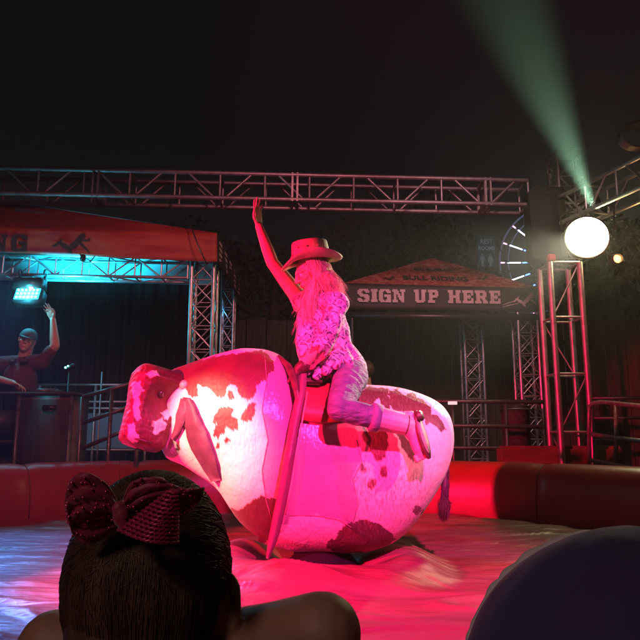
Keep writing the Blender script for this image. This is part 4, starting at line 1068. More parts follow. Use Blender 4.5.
# slim mast from tower to upper truss
truss('mast_truss', 'short upright truss joining the tower to the side truss behind the floodlight', (2.83, 6.95, P(585, 262, 6.95).z), (2.83, 6.95, P(585, 155, 6.95).z), .29, .30, M['alu_dull'], up=(0, 1, 0), rc=.018, rb=.009)
# top right: white lamp back and cable
cr_ = thing('cable_coil', 'pale coiled cable resting on the truss at the upper right corner', 'cable', P(636, 140, 5.8))
cc_ = MB(); c0 = P(636, 137, 5.8)
for q in range(5):
    cc_.tube([c0 + Vector((.17 * math.cos(a) * (1 - .04 * q), .03 * q - .06, .13 * math.sin(a) * (1 - .04 * q))) for a in np.linspace(0, 6.4, 30)], .012, 6)
obj('coil', cc_, M['alu_dull'], cr_)
# small clamps and cables on the trusses
for (u, v, d, lab) in ((550, 172, 6.9, 'small clamp on the dark end of the overhead truss'), (575, 160, 6.8, 'small clamp high up beside the mast over the floodlight')):
    t = thing('truss_clamp', lab, 'clamp', P(u, v, d), 'clamps on the trusses'); q = MB(); c = P(u, v, d)
    q.tube([c + Vector((.03 * math.cos(a), 0, .03 * math.sin(a))) for a in np.linspace(0, 5.2, 14)], .007, 6); q.box(c + Vector((0, 0, -.05)), (.02, .03, .06)); obj('jaw', q, M['alu'], t)
o = MB(); o.tube([P(186, 214, 6.6), P(193, 232, 6.4), P(200, 250, 6.38), P(207, 264, 6.42)], .007, 6); obj('hanging_cable', o, M['dark_steel'], label='dark cable running from the overhead truss down to the left tent', cat='cable')
o = MB(); o.tube([P(80, 254, 6.5), P(84, 262, 6.45), P(90, 262, 6.45), P(95, 256, 6.5)], .006, 6); o.bbox(P(83, 258, 6.46), (.05, .05, .07), .008); obj('cable_plug', o, M['cable'], label='black plug and looped cord under the left tent valance', cat='cable')

# floodlight and amber lamp
def lamp(name, label, c, aim, r, lens, body, yoke=True, fins=True):
    t = thing(name, label, 'lamp', c); D = Vector(aim).normalized(); c = Vector(c)
    q = MB(); B0 = basis(D); rw_ = []
    for dz, rr in ((-.26, .05), (-.24, .30), (-.22, .55), (-.10, .85), (-.01, 1.0), (.035, 1.08), (.035, 1.0), (-.005, .97), (-.03, .93)):
        rw_.append([c + D * dz + B0 @ Vector((math.cos(a), 0, math.sin(a))) * (r * rr) for a in np.linspace(0, 2 * math.pi, 36, endpoint=False)])
    q.grid(rw_, closed_v=True); obj('housing', q, body, t)
    q = MB(); q.tube([c - D * .012, c + D * .004], [r * .95, r * .90], 32); obj('lens', q, lens, t)
    if yoke:
        B_ = basis(D); rt = B_ @ Vector((1, 0, 0)); q = MB(); h = Vector((0, 0, 1))
        q.tube([c - D * .08 - rt * r * 1.2, c - D * .08 - rt * r * 1.25 + h * r * 1.2, c - D * .08 + h * r * 1.75, c - D * .08 + rt * r * 1.25 + h * r * 1.2, c - D * .08 + rt * r * 1.2], .012, 6); obj('yoke', q, M['black'], t)
    return t
fc = P(587, 237, 6.40)
lamp('floodlight', 'blazing yellow white floodlight on the right hand truss tower', fc, (Vector((.15, 2.6, .2)) - fc), .215, M['flood_lens'], M['black'])
spot('floodlight_beam', fc + (Vector((.15, 2.6, .2)) - fc).normalized() * .08, (0.50, 3.6, 1.30), 1150, (1.0, .93, .66), 24, .8, .02)
ac = P(617, 259, 6.5); lamp('amber_lamp', 'small amber lamp to the right of the bright floodlight', ac, (-.1, -1, -.1), .045, M['amber_lens'], M['black'])
point('amber_glow', ac + Vector((0, -.12, 0)), 6, (1, .5, .2), .04)
# speaker hanging in the dark gap
sk = thing('hanging_speaker', 'black speaker cabinet hanging in the gap between the trusses', 'speaker', P(545, 262, 6.7)); q = MB(); q.bbox(P(545, 226, 6.85), (.36, .34, .80), .02); obj('cabinet', q, M['black'], sk)
q = MB(); c = P(545, 226, 6.67); q.box(c, (.31, .012, .74)); obj('grille', q, M['drape'], sk)

# spot added without a lamp body, drawing the green white streak in the haze
bq = P(503, -10, 2.4); spot('added_green_beam', fc + Vector((-.02, -.25, .22)), bq, 10500, (.50, 1.0, .62), 6.0, 1.0, .03)

# ---------------------------------------------------------------- block lettering
GL = {
'S': [".#######.", "####.####", "###...###", "####.....", ".#######.", "..#######", ".....####", "###...###", "####.####", ".#######."],
'I': ["#######", "#######", ".#####.", ".#####.", ".#####.", ".#####.", ".#####.", ".#####.", "#######", "#######"],
'G': [".#######.", "####.####", "###...###", "###......", "###.#####", "###.#####", "###...###", "###...###", "####.####", ".########"],
'N': ["####..####", "#####.####", ".####..##.", ".#####.##.", ".##.##.##.", ".##.#####.", ".##..####.", ".##..####.", "####..###.", "####...##."],
'U': ["####..####", "####..####", ".###..###.", ".###..###.", ".###..###.", ".###..###.", ".###..###.", ".###..###.", ".########.", "..######.."],
'P': ["########.", "#########", ".###..###", ".###..###", ".########", ".#######.", ".###.....", ".###.....", "######...", "######..."],
'H': ["####..####", "####..####", ".###..###.", ".###..###.", ".########.", ".########.", ".###..###.", ".###..###.", "####..####", "####..####"],
'E': ["#########", "#########", ".###...##", ".###.#.##", ".######..", ".######..", ".###.#.##", ".###...##", "#########", "#########"],
'R': ["########..", "#########.", ".###..###.", ".###..###.", ".########.", ".#######..", ".###.###..", ".###..###.", "#####.####", "#####.####"],
}
def glyph(mb, ch, o, X, Z, wd, ht, n, thick):
    rowsg = GL[ch]; nc_, nr_ = len(rowsg[0]), len(rowsg); cw, chh = wd / nc_, ht / nr_
    # outline by merging runs down the rows
    for r_, row in enumerate(rowsg):
        c = 0
        while c < nc_:
            if row[c] == '#':
                e = c
                while e < nc_ and row[e] == '#': e += 1
                p = [o + X * (c * cw) + Z * (ht - r_ * chh), o + X * (e * cw) + Z * (ht - r_ * chh), o + X * (e * cw) + Z * (ht - (r_ + 1) * chh), o + X * (c * cw) + Z * (ht - (r_ + 1) * chh)]
                mb.add([q_ + n * thick for q_ in p], [(0, 3, 2, 1)])
                c = e
            else: c += 1
def text_mesh(name, txt, size, o, X, Z, m, parent, bold=.02, sx=1.0, thick=.003):
    cu = bpy.data.curves.new(name, 'FONT'); cu.body = txt; cu.size = size; cu.offset = bold; cu.extrude = thick / 2; cu.align_x = 'CENTER'
    ob = bpy.data.objects.new(name, cu); C.objects.link(ob)
    dg = bpy.context.evaluated_depsgraph_get(); dg.update(); me = bpy.data.meshes.new_from_object(ob.evaluated_get(dg)); bpy.data.objects.remove(ob)
    me.name = name; me.materials.clear(); me.materials.append(m); X = X.normalized(); Z = Z.normalized(); Nn = X.cross(Z)
    T = Matrix.Translation(o - org(parent)) @ Matrix((X, Z, Nn)).transposed().to_4x4() @ Matrix.Diagonal((sx, 1, 1, 1)); me.transform(T)
    oo = bpy.data.objects.new(name, me); C.objects.link(oo); oo.parent = parent
    return oo
def strokes(mb, o, X, Z, n, segs):
    """flat logo drawn with thick strokes; each stroke sits half a millimetre above the last"""
    for i, (pts, wd) in enumerate(segs):
        P2 = [Vector((p[0], p[1])) for p in pts]; L_, R_ = [], []
        for k, p in enumerate(P2):
            t = (P2[min(k + 1, len(P2) - 1)] - P2[max(k - 1, 0)]).normalized(); nn = Vector((-t.y, t.x)); w_ = wd[k] / 2
            L_.append(p + nn * w_); R_.append(p - nn * w_)
        up_ = n * (.004 + .0006 * i)
        for k in range(len(P2) - 1):
            q = [L_[k], L_[k + 1], R_[k + 1], R_[k]]; mb.add([o + X * a.x + Z * a.y + up_ for a in q], [(3, 2, 1, 0)])
BULLRIDER = [([(.0, .30), (.12, .52), (.26, .38), (.42, .20), (.55, .42), (.70, .72)], [.06, .16, .20, .24, .22, .10]),   # arched back
             ([(.42, .20), (.44, .05), (.50, -.02)], [.16, .10, .05]), ([(.14, .50), (.04, .40), (-.08, .30)], [.12, .07, .03]),
             ([(.62, .62), (.74, .86), (.84, .90)], [.10, .18, .10]), ([(.72, .70), (.92, .66), (1.0, .78)], [.09, .06, .04]),
             ([(.70, .55), (.86, .30), (1.0, .02)], [.10, .06, .04]), ([(.74, .90), (.82, 1.02)], [.14, .10]), ([(.20, .46), (.16, .62), (.24, .72)], [.08, .05, .03])]

# ---------------------------------------------------------------- left tent
lt = thing('red_tent', 'red printed canopy tent lit cyan inside at the left', 'tent', P(217, 470, 6.6))
eaveR = P(217, 262, 6.6); topR = P(217, 233, 6.6); eaveL = P(-60, 248.5, 6.6); topL = P(-60, 226, 6.6); back = Vector((0, 2.2, 0))
def cloth(p00, p10, p11, p01, n, m, sag=.0, seed=0, amp=.012):
    mb = MB(); rows = []; nn = (p10 - p00).cross(p01 - p00).normalized()
    for j in range(m + 1):
        row = []
        for i in range(n + 1):
            s_, t_ = i / n, j / m; p = p00.lerp(p10, s_).lerp(p01.lerp(p11, s_), t_)
            row.append(p + nn * amp * noise.noise(Vector((s_ * 7 + seed, t_ * 2, seed))) + Vector((0, 0, -sag * math.sin(math.pi * s_) * t_)))
        rows.append(row)
    mb.grid(rows); return mb
o = obj('valance', cloth(topL, topR, eaveR, eaveL, 60, 8, .01, 1), M['tarp_orange'], lt); s_ = o.modifiers.new('t', 'SOLIDIFY'); s_.thickness = .004
o = obj('side_valance', cloth(topR, topR + back, eaveR + back, eaveR, 24, 6, .0, 2), M['banner'], lt); s_ = o.modifiers.new('t', 'SOLIDIFY'); s_.thickness = .004
sv_ = MB()
for k in range(5):
    for j in range(4):
        a0 = topR.lerp(eaveR, .15 + .2 * j) + back * (.06 + .18 * k); sv_.add([a0 + Vector((.006, 0, 0)), a0 + Vector((.006, .20, .01)), a0 + Vector((.006, .20, -.03)), a0 + Vector((.006, .0, -.03))], [(0, 1, 2, 3)])
obj('side_print', sv_, M['print_pink'], lt, smooth=False, kind='stuff')
peak = Vector((P(-180, 150, 7.7).x, 7.7, P(-180, 172, 7.7).z))
hipm = P(100, 225, 7.0)
o = obj('roof', cloth(topL, topR, topR.lerp(peak, 1.0), topL.lerp(peak, 1), 50, 20, 0, 3, .02), M['tarp_left'], lt)
o = obj('roof', cloth(topR, topR + back, peak, peak, 20, 20, 0, 4, .0), M['tarp_left'], lt)
vX = (topR - topL).normalized(); vZ = Vector((0, 0, 1)); vN = Vector((0, -1, 0))
for ch, u in (('N', -9), ('G', 11)):
    lg = MB(); glyph(lg, ch, P(u, 251, 6.585), vX, vZ, .17, .185, vN, .012); obj('letter', lg, M['print_dark'], lt, smooth=False)
lg = MB(); strokes(lg, P(54, 252, 6.575), vX * .38, vZ * .21, vN, BULLRIDER); obj('bull_rider_emblem', lg, M['print_dark'], lt, smooth=False)
# inner lining behind the truss, lit by the cyan lamp
o = obj('lining', cloth(P(-80, 244, 7.5), P(212, 262, 7.5), P(212, 285, 7.5), P(-80, 278, 7.5), 30, 4, 0, 5), M['tent_inner'], lt)
sf_ = MB(); sf_.tube([P(15, 209.5, 6.9), P(46, 214, 6.9), P(76, 222, 6.9)], .018, 8); obj('ridge_pole', sf_, M['alu'], lt)
def zt(u, v, d): return P(u, v, d)
ta = P(-70, 265.5, 6.8); tb = P(190, 270.5, 6.8)
truss('tent_truss', 'horizontal truss glowing cyan under the valance of the left tent', ta, tb, .22, .30, M['alu'], rc=.017, rb=.009)
tx = P(204, 300, 6.85).x
truss('tent_tower', 'pale truss upright at the right front corner of the left tent', (tx, 6.85, -.45), (tx, 6.85, P(204, 260, 6.85).z), .24, .26, M['alu'], up=(0, 1, 0), rc=.022, rb=.007, cross=True)
tx2 = P(230, 300, 8.4).x
truss('tent_tower', 'thinner truss upright at the right rear corner of the left tent', (tx2 - .02, 8.4, -.45), (tx2 - .02, 8.4, P(230, 272, 8.4).z), .16, .26, M['alu'], up=(0, 1, 0), rc=.018, rb=.006, cross=True)
# cyan lamp
cl_ = thing('led_lamp', 'square LED lamp glowing cyan above the man under the left tent', 'lamp', P(30, 298, 6.5))
rt_ = Matrix.Rotation(R(-24), 3, 'X')
q = MB(); q.bbox(P(30, 285, 6.55), (.30, .16, .13), .012); obj('housing', q, M['dark_steel'], cl_)
q = MB(); q.bbox(P(30, 298, 6.52), (.29, .14, .17), .014, rt_); obj('head', q, M['black'], cl_)
lc = P(30, 298, 6.52); fr = rt_ @ Vector((0, -1, 0))
q = MB(); q.bbox(lc + fr * .073, (.25, .012, .135), .004, rt_); ln_ = obj('lens', q, M['cyan_lens'], cl_)
for i in range(6):
    for j in range(3):
        q = MB(); q.ell(lc + fr * .082 + rt_ @ Vector((-.10 + .04 * i, 0, -.045 + .045 * j)), (.010, .005, .010), rt_, 10, 6); obj('led', q, M['cyan_chip'], ln_)
q = MB(); q.box(P(31, 288, 6.465), (.04, .006, .02)); obj('display', q, M['pink_led'], cl_, smooth=False)
for u in (20, 45):
    q = MB(); a0 = P(u, 281, 6.6); q.box(a0 + Vector((0, 0, .03)), (.02, .03, .07)); q.tube([a0 + Vector((0, .035 * math.cos(a), .085 + .035 * math.sin(a))) for a in np.linspace(0, 5.4, 14)], .009, 6); obj('clamp', q, M['black'], cl_)
point('cyan_lamp_glow', lc + Vector((0, -.22, -.03)), 22, (.05, .75, 1.0), .05)
point('cyan_truss_fill', P(95, 284, 6.72), 9, (.01, .6, 1.0), .03)  # added point light, lifts the cyan on the truss chords
spot('cyan_lamp_up', P(60, 300, 6.625), P(80, 246, 7.0), 330, (.01, .66, 1.0), 105, .6, .05)

# desk and equipment
dk = thing('dj_desk', 'dark road case desk in front of the man in the maroon shirt', 'desk', P(36, 470, 6.05))
x0, x1 = P(-30, 400, 6.05).x, P(20, 400, 6.05).x; x2 = P(75, 400, 6.05).x; zt_ = P(30, 395, 6.05).z
q = MB(); q.bbox(((x0 + x2) / 2, 6.22, zt_ + .01), (x2 - x0 + .04, .5, .03), .008); obj('desk_top', q, M['wood_dark'], dk)
q = MB(); q.bbox(((x1 + x2) / 2, 6.22, (zt_ - .45) / 2 - .005), (x2 - x1, .42, zt_ + .44), .012); cb_ = obj('cabinet', q, M['cab_wood'], dk)
q = MB(); q.bbox(((x1 + x2) / 2, 6.003, (zt_ - .45) / 2 + .02), (x2 - x1 - .07, .012, zt_ + .32), .004); obj('front_panel', q, M['wood_dark'], cb_)
for xx in (x1 + .015, x2 - .015):
    q = MB(); q.bbox((xx, 6.0, (zt_ - .45) / 2), (.035, .03, zt_ + .44), .006); obj('corner_strip', q, M['rail_steel'], cb_)
q = MB(); q.bbox(((x1 + x2) / 2 + .05, 5.99, zt_ - .12), (.14, .02, .05), .008); q.tube([((x1 + x2) / 2 + .05 + dx_, 5.97, zt_ - .12 - .03 * (dx_ == dx_)) for dx_ in (-.05, .05)], .008, 6); obj('handle', q, M['dark_steel'], cb_)
for zz in (-.2, .25, .62):
    q = MB(); q.bbox(((x0 + x1) / 2 - .02, 6.22, zz), (x1 - x0 - .05, .40, .025), .004); obj('shelf', q, M['wood_dark'], dk)
q = MB(); q.bbox(((x0 + x1) / 2, 6.2, .80), (x1 - x0 - .12, .32, .22), .01); obj('amplifier', q, M['black'], dk)
mx_ = thing('mixer', 'low grey mixing console lying on the desk by the hand of the man', 'mixer', P(44, 394, 6.2)); q = MB(); q.bbox(P(44, 391.5, 6.2), (.30, .26, .045), .01); o = obj('case', q, M['rail_steel'], mx_)
for k in range(6):
    q = MB(); c = P(33 + 4.4 * k, 388.8, 6.12); q.tube([c, c + Vector((0, 0, .02))], .008, 8); obj('knob', q, M['black'], mx_)
ms = thing('microphone_stand', 'thin microphone stand with a tiny cyan light beside the desk', 'stand', P(69, 470, 6.6)); q = MB(); q.tube([P(69, 372, 6.6), Vector((P(69, 372, 6.6).x, 6.6, -.44))], .008, 8); obj('pole', q, M['dark_steel'], ms)
q = MB(); c = P(69, 369, 6.6); q.cap(c + Vector((-.03, 0, .0)), c + Vector((.05, -.03, .03)), .018, .028); obj('microphone', q, M['black'], ms)
q = MB(); q.ell(P(65.5, 367.5, 6.55), (.011, .011, .011)); q.ell(P(68, 366, 6.55), (.009, .009, .009)); obj('indicator', q, M['tiny_led'], ms)
q = MB(); q.tube([Vector((ms.location.x + .2 * math.cos(a), 6.6 + .2 * math.sin(a), -.43)) for a in (0, 2.1, 4.2, 6.28)], .008, 6); obj('base', q, M['dark_steel'], ms)
wd_ = thing('antenna', 'thin upright whip antenna standing behind the stair rail', 'antenna', P(102, 470, 6.9)); q = MB(); q.tube([P(102, 372, 6.9), Vector((P(102, 372, 6.9).x, 6.9, -.44))], .009, 6); obj('rod', q, M['alu_dull'], wd_)
q = MB(); q.tube([Vector((wd_.location.x, 6.9, -.45)), Vector((wd_.location.x, 6.9, -.40))], .08, 16); obj('base', q, M['black'], wd_)
# DJ platform
q = MB(); q.bbox((-3.0, 6.9, -.285), (3.9, 1.9, .33), .02); obj('platform', q, M['wood_dark'], label='low dark platform the man and his desk stand on', cat='platform', smooth=False)

def rail(name, label, cat, paths, r, m, parent=None, base=(0, 0, 0), group=None, names=None):
    t = thing(name, label, cat, base, group)
    for i, p in enumerate(paths):
        q = MB(); q.tube(p, r, 8); obj((names[i] if names else 'rail'), q, m, t)
    return t
# stair rail at the left
def vert(u, v, d, zb=-.45): p = P(u, v, d); return [p, Vector((p.x, p.y, zb))]
rail('stair_rail', 'slanting steel stair rail between the desk and the head of the bull', 'railing',
     [vert(82.5, 397, 5.95), vert(112, 389, 5.95), vert(140, 381, 5.95), [P(82.5, 397, 5.95), P(140, 381, 5.95)], [P(83, 423, 5.95), P(140, 403, 5.95)], [P(83, 448, 5.95), P(140, 424, 5.95)]],
     .019, M['rail_steel'], base=P(100, 466, 5.95), names=['post', 'post', 'post', 'rail', 'rail', 'rail'])
bb2 = rail('barricade', 'blue lit horizontal barricade rails behind the desk at the left', 'barricade',
     [[P(38, 385, 7.7), P(150, 385, 7.7)], [P(38, 402, 7.7), P(150, 402, 7.7)], [P(38, 408, 7.7), P(150, 409, 7.7)], [P(38, 450, 7.7), P(150, 450, 7.7)], vert(40, 385, 7.7), vert(96, 385, 7.7), vert(148, 385, 7.7)],
     .017, M['alu_dull'], base=P(95, 466, 7.7), names=['rail'] * 4 + ['post'] * 3)
q = MB(); a0, a1 = P(66, 413, 7.74), P(150, 448, 7.74); q.box(((a0.x + a1.x) / 2, 7.74, (a0.z + a1.z) / 2), (a1.x - a0.x, .02, a0.z - a1.z)); obj('infill_panel', q, mat('blue_panel', (.10, .22, .30), .6), bb2, smooth=False)
spot('blue_back_light', (-1.2, 8.4, 2.4), (-2.5, 7.7, 0.6), 14, (.1, .5, 1.0), 80, .6, .1)

# ---------------------------------------------------------------- drapes, fence, trees
q = MB(); rows = []
for i in range(241):
    x = -7.5 + 5.6 * i / 240; yy = 9.0 + .05 * math.sin(i * .8) + .03 * math.sin(i * .31 + 1); rows.append([(x, yy, z) for z in np.linspace(-.45, 3.1, 8)])
q.grid(rows); obj('black_drape', q, M['drape'], label='black pleated drape hanging behind the left tent', cat='drape')
fz = thing('wooden_fence', 'tall dark plank fence behind the sign up tent', 'fence', (2.2, 10.2, -.45))
pm = None
for k in range(64):
    x = -2.1 + .165 * k
    if pm is None:
        q = MB(); q.bbox((0, 0, 1.5), (.155, .02, 3.0), .004); pm = bpy.data.meshes.new('plank'); fill(pm, q, (0, 0, 0), False); pm.materials.append(M['fence_wood'])
    o = bpy.data.objects.new('plank', pm); C.objects.link(o); o.parent = fz; o.location = (x - 2.2, rnd.uniform(-.012, .012), rnd.uniform(-.06, .0)); o.rotation_euler = (0, rnd.uniform(-.003, .003), 0)
for z in (.5, 1.6, 2.6): rod('fence_rail', (-4.4, .05, z), (6.4, .05, z), .03, M['fence_wood'], fz)
def tree(x, y, h, r, label, seed, n=3600, lf=1.0):
    t = thing('tree', label, 'tree', (x, y, -.45), 'trees behind the arena'); rg_ = random.Random(seed)
    q = MB(); q.tube([(x, y, -.45), (x + .1, y, h * .3), (x - .05, y, h * .6), (x, y, h * .85)], [.22, .16, .11, .04], 10)
    tips = []
    for k in range(10):
        a = rg_.uniform(0, 6.28); z0 = h * rg_.uniform(.35, .7); e = Vector((x + math.cos(a) * r * .75, y + math.sin(a) * r * .75, z0 + h * rg_.uniform(.05, .28))); tips.append(e)
        q.tube([(x, y, z0), Vector((x, y, z0)).lerp(e, .5) + Vector((0, 0, .1)), e], [.08, .05, .02], 6)
    obj('trunk', q, M['bark'], t)
    q = MB(); cl = [(Vector((x, y, h * .75)), r * .7)] + [(e, r * rg_.uniform(.28, .5)) for e in tips] + [(Vector((x + rg_.gauss(0, r * .5), y + rg_.gauss(0, r * .4), h * rg_.uniform(.5, 1))), r * rg_.uniform(.2, .4)) for _ in range(8)]
    for k in range(n):
        c, cr2 = cl[rg_.randrange(len(cl))]; d = Vector((rg_.gauss(0, 1), rg_.gauss(0, 1), rg_.gauss(0, 1))).normalized(); p = c + d * cr2 * rg_.random() ** .4
        s_ = rg_.uniform(.05, .10) * lf; a = Vector((rg_.gauss(0, 1), rg_.gauss(0, 1), rg_.gauss(0, 1))).normalized(); b_ = a.orthogonal().normalized()
        q.add([p - a * s_, p + b_ * s_ * .5, p + a * s_, p - b_ * s_ * .5], [(0, 1, 2, 3)])
    obj('crown', q, M['leaf'], t, smooth=False)
tree(-3.4, 12.5, 4.4, 1.9, 'dark tree rising behind the left tent under the truss', 11)
tree(-.9, 12.8, 4.7, 1.9, 'dark leafy tree behind the raised hand of the rider', 12)
tree(1.5, 12.4, 4.9, 1.8, 'dark leafy tree behind the peak of the sign up tent', 13)
tree(6.9, 14.5, 6.0, 1.9, 'dark tree at the right behind the floodlight', 14, 16000, 1.5)
spot('tree_spill', (1.0, 8.6, 3.2), (0.2, 12.6, 3.6), 34, (.55, .8, .75), 110, .8, .4)

# ---------------------------------------------------------------- sign up tent
SD = 8.1
st_ = thing('sign_up_tent', 'black tent with red printed peak and SIGN UP HERE banner', 'tent', P(450, 466, SD))
bl_, br_ = P(345, 309.5, SD), P(546, 312, SD); tl_, tr_ = P(343, 283, SD), P(545, 288.5, SD)
o = obj('banner', cloth(tl_, tr_, br_, bl_, 60, 6, 0, 8, .008), M['banner'], st_); s_ = o.modifiers.new('t', 'SOLIDIFY'); s_.thickness = .004
pk = P(432, 258, 8.9)
o = obj('roof', cloth(tl_ + Vector((0, .01, .0)), tr_ + Vector((0, .01, .0)), pk, pk, 40, 16, 0, 9, .0), M['tarp_red'], st_)
for a_, b_ in ((tl_, tl_ + Vector((0, 2.4, 0))), (tr_, tr_ + Vector((0, 2.4, 0)))):
    obj('roof', cloth(a_ + Vector((0, .01, 0)), b_, pk, pk, 8, 8, 0, 9, 0), M['tarp_red'], st_)
q = MB(); a_ = P(338, 315.5, SD + .05); b_ = P(548, 318, SD + .05); q.bbox((a_ + b_) / 2, ((b_ - a_).length, .10, .095), .01, Matrix.Rotation(-math.atan2((b_ - a_).z, (b_ - a_).x), 3, 'Y')); obj('beam', q, M['dark_steel'], st_)
bX = (tr_ - tl_).normalized(); bX2 = (br_ - bl_).normalized(); bN = Vector((0, -1, 0))
cur = 357.5; vv = 302.0
words = [('S', 13.5), ('I', 8), ('G', 13.5), ('N', 14.5), (None, 7), ('U', 14), ('P', 12), (None, 8), ('H', 14.5), ('E', 12.5), ('R', 14.5), ('E', 12.5)]
for ch, wpx in words:
    if ch:
        lg = MB(); glyph(lg, ch, P(cur, vv + (cur - 357) * .013, SD - .02), bX2, Vector((0, 0, 1)), (wpx - 1.3) * SD / 640, 13.6 * SD / 640, bN, .008); obj('letter', lg, M['print_pink'], st_, smooth=False)
    cur += wpx
lg = MB(); strokes(lg, P(514, 306, SD - .02), bX2 * .30, Vector((0, 0, .17)), bN, BULLRIDER + [([(-.5, .05), (-.2, .25), (.1, .4)], [.03, .05, .04]), ([(-.5, -.1), (-.2, .05), (.2, .2)], [.03, .05, .04]), ([(.8, .8), (1.1, .95), (1.4, 1.0)], [.03, .04, .02])]); obj('bull_rider_emblem', lg, M['print_pink'], st_, smooth=False)
rX = (tr_ - tl_).normalized(); rZ = (pk - (tl_ + tr_) / 2).normalized(); rN = rX.cross(rZ).normalized()
if rN.y > 0: rN = -rN
pc = P(438, 281, 0.0001 + SD + .0); mid_ = (tl_ + tr_) / 2
def roofp(u, t): return tl_.lerp(tr_, (u - 343) / 202).lerp(pk, t) 
RNp = (tr_ - tl_).cross(pk - tl_).normalized()
def on_roof(u, v):
    o_ = Vector((0, 0, CZ)); dr = P(u, v, 1.0) - o_
    return o_ + dr * ((tl_ + Vector((0, .01, 0)) - o_).dot(RNp) / dr.dot(RNp))
rN = RNp if RNp.y < 0 else -RNp
rX = (tr_ - tl_).normalized(); rZ = -rX.cross(rN) if (-rX.cross(rN)).z > 0 else rX.cross(rN)
text_mesh('lettering', 'BULL RIDING', .19, on_roof(436, 281) + rN * .012, rX, rZ, M['print_dark'], st_, .006, .78)
text_mesh('lettering', "BIG BUBBA'S", .13, on_roof(433, 271.5) + rN * .012, rX, rZ, M['print_dark'], st_, .003, .72)
for u in (384, 478):
    lg = MB(); strokes(lg, on_roof(u, 281) + rN * .012, rX * .17, rZ * .14, rN, BULLRIDER); obj('bull_rider_emblem', lg, M['print_dark'], st_, smooth=False)
for (u, d, h, lab, s__) in ((474, 8.9, 322, 'truss leg at the rear of the sign up tent, left of the other leg', .25), (529, 8.25, 314, 'truss leg at the right front corner of the sign up tent', .25)):
    xx = P(u, 400, d).x; truss('truss_upright', lab, (xx, d, -.45), (xx, d, P(u, h, d).z), s__, .27, M['alu'], up=(0, 1, 0), rc=.022, rb=.007, cross=True)
for (u, d) in ((352, 8.25),):
    xx = P(u, 400, d).x; truss('truss_upright', 'truss leg of the sign up tent hidden behind the rider', (xx - .12, d, -.45), (xx - .12, d, P(u, 318, d).z), .25, .27, M['dark_steel'], up=(0, 1, 0), rc=.022, rb=.007, cross=True)
# bin beside the leg
bn_ = thing('bin', 'grey round bin standing beside the truss leg behind the rails', 'bin', P(515, 455, 7.9)); c = P(515, 408, 7.9)
q = MB(); q.tube([(c.x, 7.9, -.45), (c.x, 7.9, c.z - .03), (c.x, 7.9, c.z - .03), (c.x, 7.9, c.z)], [.15, .17, .185, .185], 24); obj('drum', q, M['rail_steel'], bn_)
q = MB(); q.tube([(c.x, 7.9, c.z + .002), (c.x, 7.9, c.z + .02), (c.x, 7.9, c.z + .05)], [.19, .185, .06], 24); obj('lid', q, M['dark_steel'], bn_)
# back right barricade
rail('barricade', 'dark horizontal barricade rails in front of the sign up tent', 'barricade',
     [[P(378, 401, 7.3), P(560, 402, 7.0)], [P(378, 425, 7.3), P(560, 427, 7.0)], [P(378, 447, 7.3), P(560, 449, 7.0)], vert(452, 401, 7.2), vert(505, 401, 7.1), vert(556, 401, 7.0), vert(400, 401, 7.27)],
     .024, M['dark_steel'], base=P(470, 466, 7.2), names=['rail'] * 3 + ['post'] * 4)
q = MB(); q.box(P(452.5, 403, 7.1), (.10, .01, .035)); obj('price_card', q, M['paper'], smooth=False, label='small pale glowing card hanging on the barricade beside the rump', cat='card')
# corral panel at the right, rounded corner
def pan(u, v): return P(u, v, 6.35 - (u - 588) * .012)
rail('corral_panel', 'rounded pink lit steel corral panel at the right edge behind the wall', 'railing',
     [[pan(589, 470), pan(589, 412), pan(590, 406), pan(594, 403), pan(602, 402), pan(640, 406), pan(700, 412)], [pan(590, 434), pan(616, 438), pan(700, 448)], [pan(590, 460), pan(640, 470), pan(700, 482)], [pan(616, 404), pan(616, 470)], [pan(668, 409), pan(668, 480)]],
     .021, M['rail_steel'], base=pan(592, 470), names=['frame', 'rail', 'rail', 'post', 'post'])
# second row of railings further right
rail('barricade', 'faint crowd barricade behind the corral panel at the far right', 'barricade',
     [[P(590, 398, 8.2), P(700, 398, 8.2)], [P(590, 418, 8.2), P(700, 418, 8.2)], [P(590, 440, 8.2), P(700, 440, 8.2)], vert(613, 390, 8.2), vert(668, 390, 8.2)], .018, M['dark_steel'], base=P(640, 466, 8.2), names=['rail'] * 3 + ['post'] * 2)
q = MB(); q.bbox(P(560, 456, 6.55), (1.25, .12, .20), .03); obj('bench', q, M['cab_wood'], label='low red brown bench board between the wall and the tower', cat='bench', smooth=False)

# restroom sign
rs_ = thing('restroom_sign', 'dim blue REST ROOMS sign with man and woman figures above the tent', 'sign', P(487, 285, 11.0))
q = MB(); a_, b_ = P(477, 236, 11), P(496, 267, 11); c = (a_ + b_) / 2; q.bbox(c, (b_.x - a_.x, .06, a_.z - b_.z), .01); obj('panel', q, M['sign_blue'], rs_)
X_, Z_ = Vector((1, 0, 0)), Vector((0, 0, 1))
text_mesh('lettering', 'REST', .115, P(486.5, 243.5, 10.955), X_, Z_, M['sign_white'], rs_, .003, .9); text_mesh('lettering', 'ROOMS', .10, P(486.5, 250, 10.955), X_, Z_, M['sign_white'], rs_, .003, .85)
def figure(u, woman):
    q = MB(); c = P(u, 261, 10.955); q.ell(c + Vector((0, 0, .115)), (.018, .006, .018)); 
    q.box(c + Vector((0, 0, .05)), (.042 if not woman else .036, .010, .075)); 
    if woman: q.poly([c + Vector((-.02, -.002, .06)), c + Vector((.02, -.002, .06)), c + Vector((.042, -.002, -.02)), c + Vector((-.042, -.002, -.02))], (0, -1, 0), .012)
    for s_ in (-1, 1): q.box(c + Vector((s_ * .011, 0, -.04)), (.015, .008, .11)); q.box(c + Vector((s_ * .034, .001, .045)), (.012, .009, .085), Matrix.Rotation(-s_ * .2, 3, 'Y'))
    obj('pictogram', q, M['sign_white'], rs_, smooth=False)
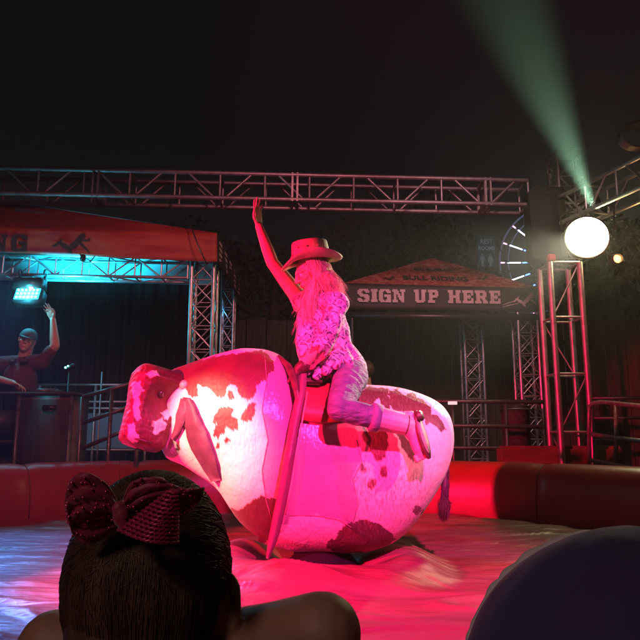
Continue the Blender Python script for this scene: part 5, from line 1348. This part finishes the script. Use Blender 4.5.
figure(482.5, False); figure(490.5, True)
q = MB(); q.tube([P(486.5, 267, 11.02), Vector((P(486.5, 267, 11.02).x, 11.02, -.45))], .03, 8); obj('pole', q, M['dark_steel'], rs_)

# ferris wheel far off
fw = thing('ferris_wheel', 'distant ferris wheel with white and blue lights beside the overhead truss', 'ferris wheel', P(560, 440, 48))
hub = P(560, 263, 48); RR = 62 * 48 / 640
q = MB(); q.tube([hub + Vector((RR * math.cos(a), 0, RR * math.sin(a))) for a in np.linspace(0, 2 * math.pi, 73)], .07, 6); q.tube([hub + Vector((RR * .86 * math.cos(a), 0, RR * .86 * math.sin(a))) for a in np.linspace(0, 2 * math.pi, 73)], .05, 6); obj('rim', q, M['neon_dim'], fw)
for k in range(18):
    a = math.pi * 2 * k / 18; d = Vector((math.cos(a), 0, math.sin(a))); q = MB(); q.tube([hub, hub + d * RR], .05, 6); sp_ = obj('spoke', q, M['neon_dim'], fw)
    for i, (r0, r1, mm) in enumerate(((.93, .99, 'pink_led'), (.66, .88, 'white_led'), (.55, .63, 'blue_led'), (.40, .52, 'white_led'), (.30, .38, 'blue_led'))):
        q = MB(); q.tube([hub + d * RR * r0 + Vector((0, -.1, 0)), hub + d * RR * r1 + Vector((0, -.1, 0))], .055, 5); obj('light_strip', q, M[mm], sp_)
q = MB()
for s_ in (-1, 1): q.tube([hub + Vector((0, .3, 0)), Vector((hub.x + s_ * 2.4, 48.3, -.45))], .16, 8)
obj('support', q, M['dark_steel'], fw)
q = MB(); q.tube([hub + Vector((0, -.3, 0)), hub + Vector((0, .5, 0))], .35, 16); obj('hub', q, M['dark_steel'], fw)

# ---------------------------------------------------------------- thin smoke in the air
hz = MB(); hz.box((0, 45, 9.75), (120, 116, 22.8)); ho = obj('haze', hz, M['black'], kind='stuff', smooth=False)
hm = bpy.data.materials.new('smoke_air'); hm.use_nodes = True; nt = hm.node_tree; nt.nodes.clear()
vo = nt.nodes.new('ShaderNodeVolumePrincipled'); vo.inputs['Density'].default_value = 0.004; vo.inputs['Anisotropy'].default_value = 0.72; vo.inputs['Color'].default_value = (.9, .9, .9, 1)
ou = nt.nodes.new('ShaderNodeOutputMaterial'); nt.links.new(vo.outputs[0], ou.inputs['Volume']); ho.data.materials.clear(); ho.data.materials.append(hm)
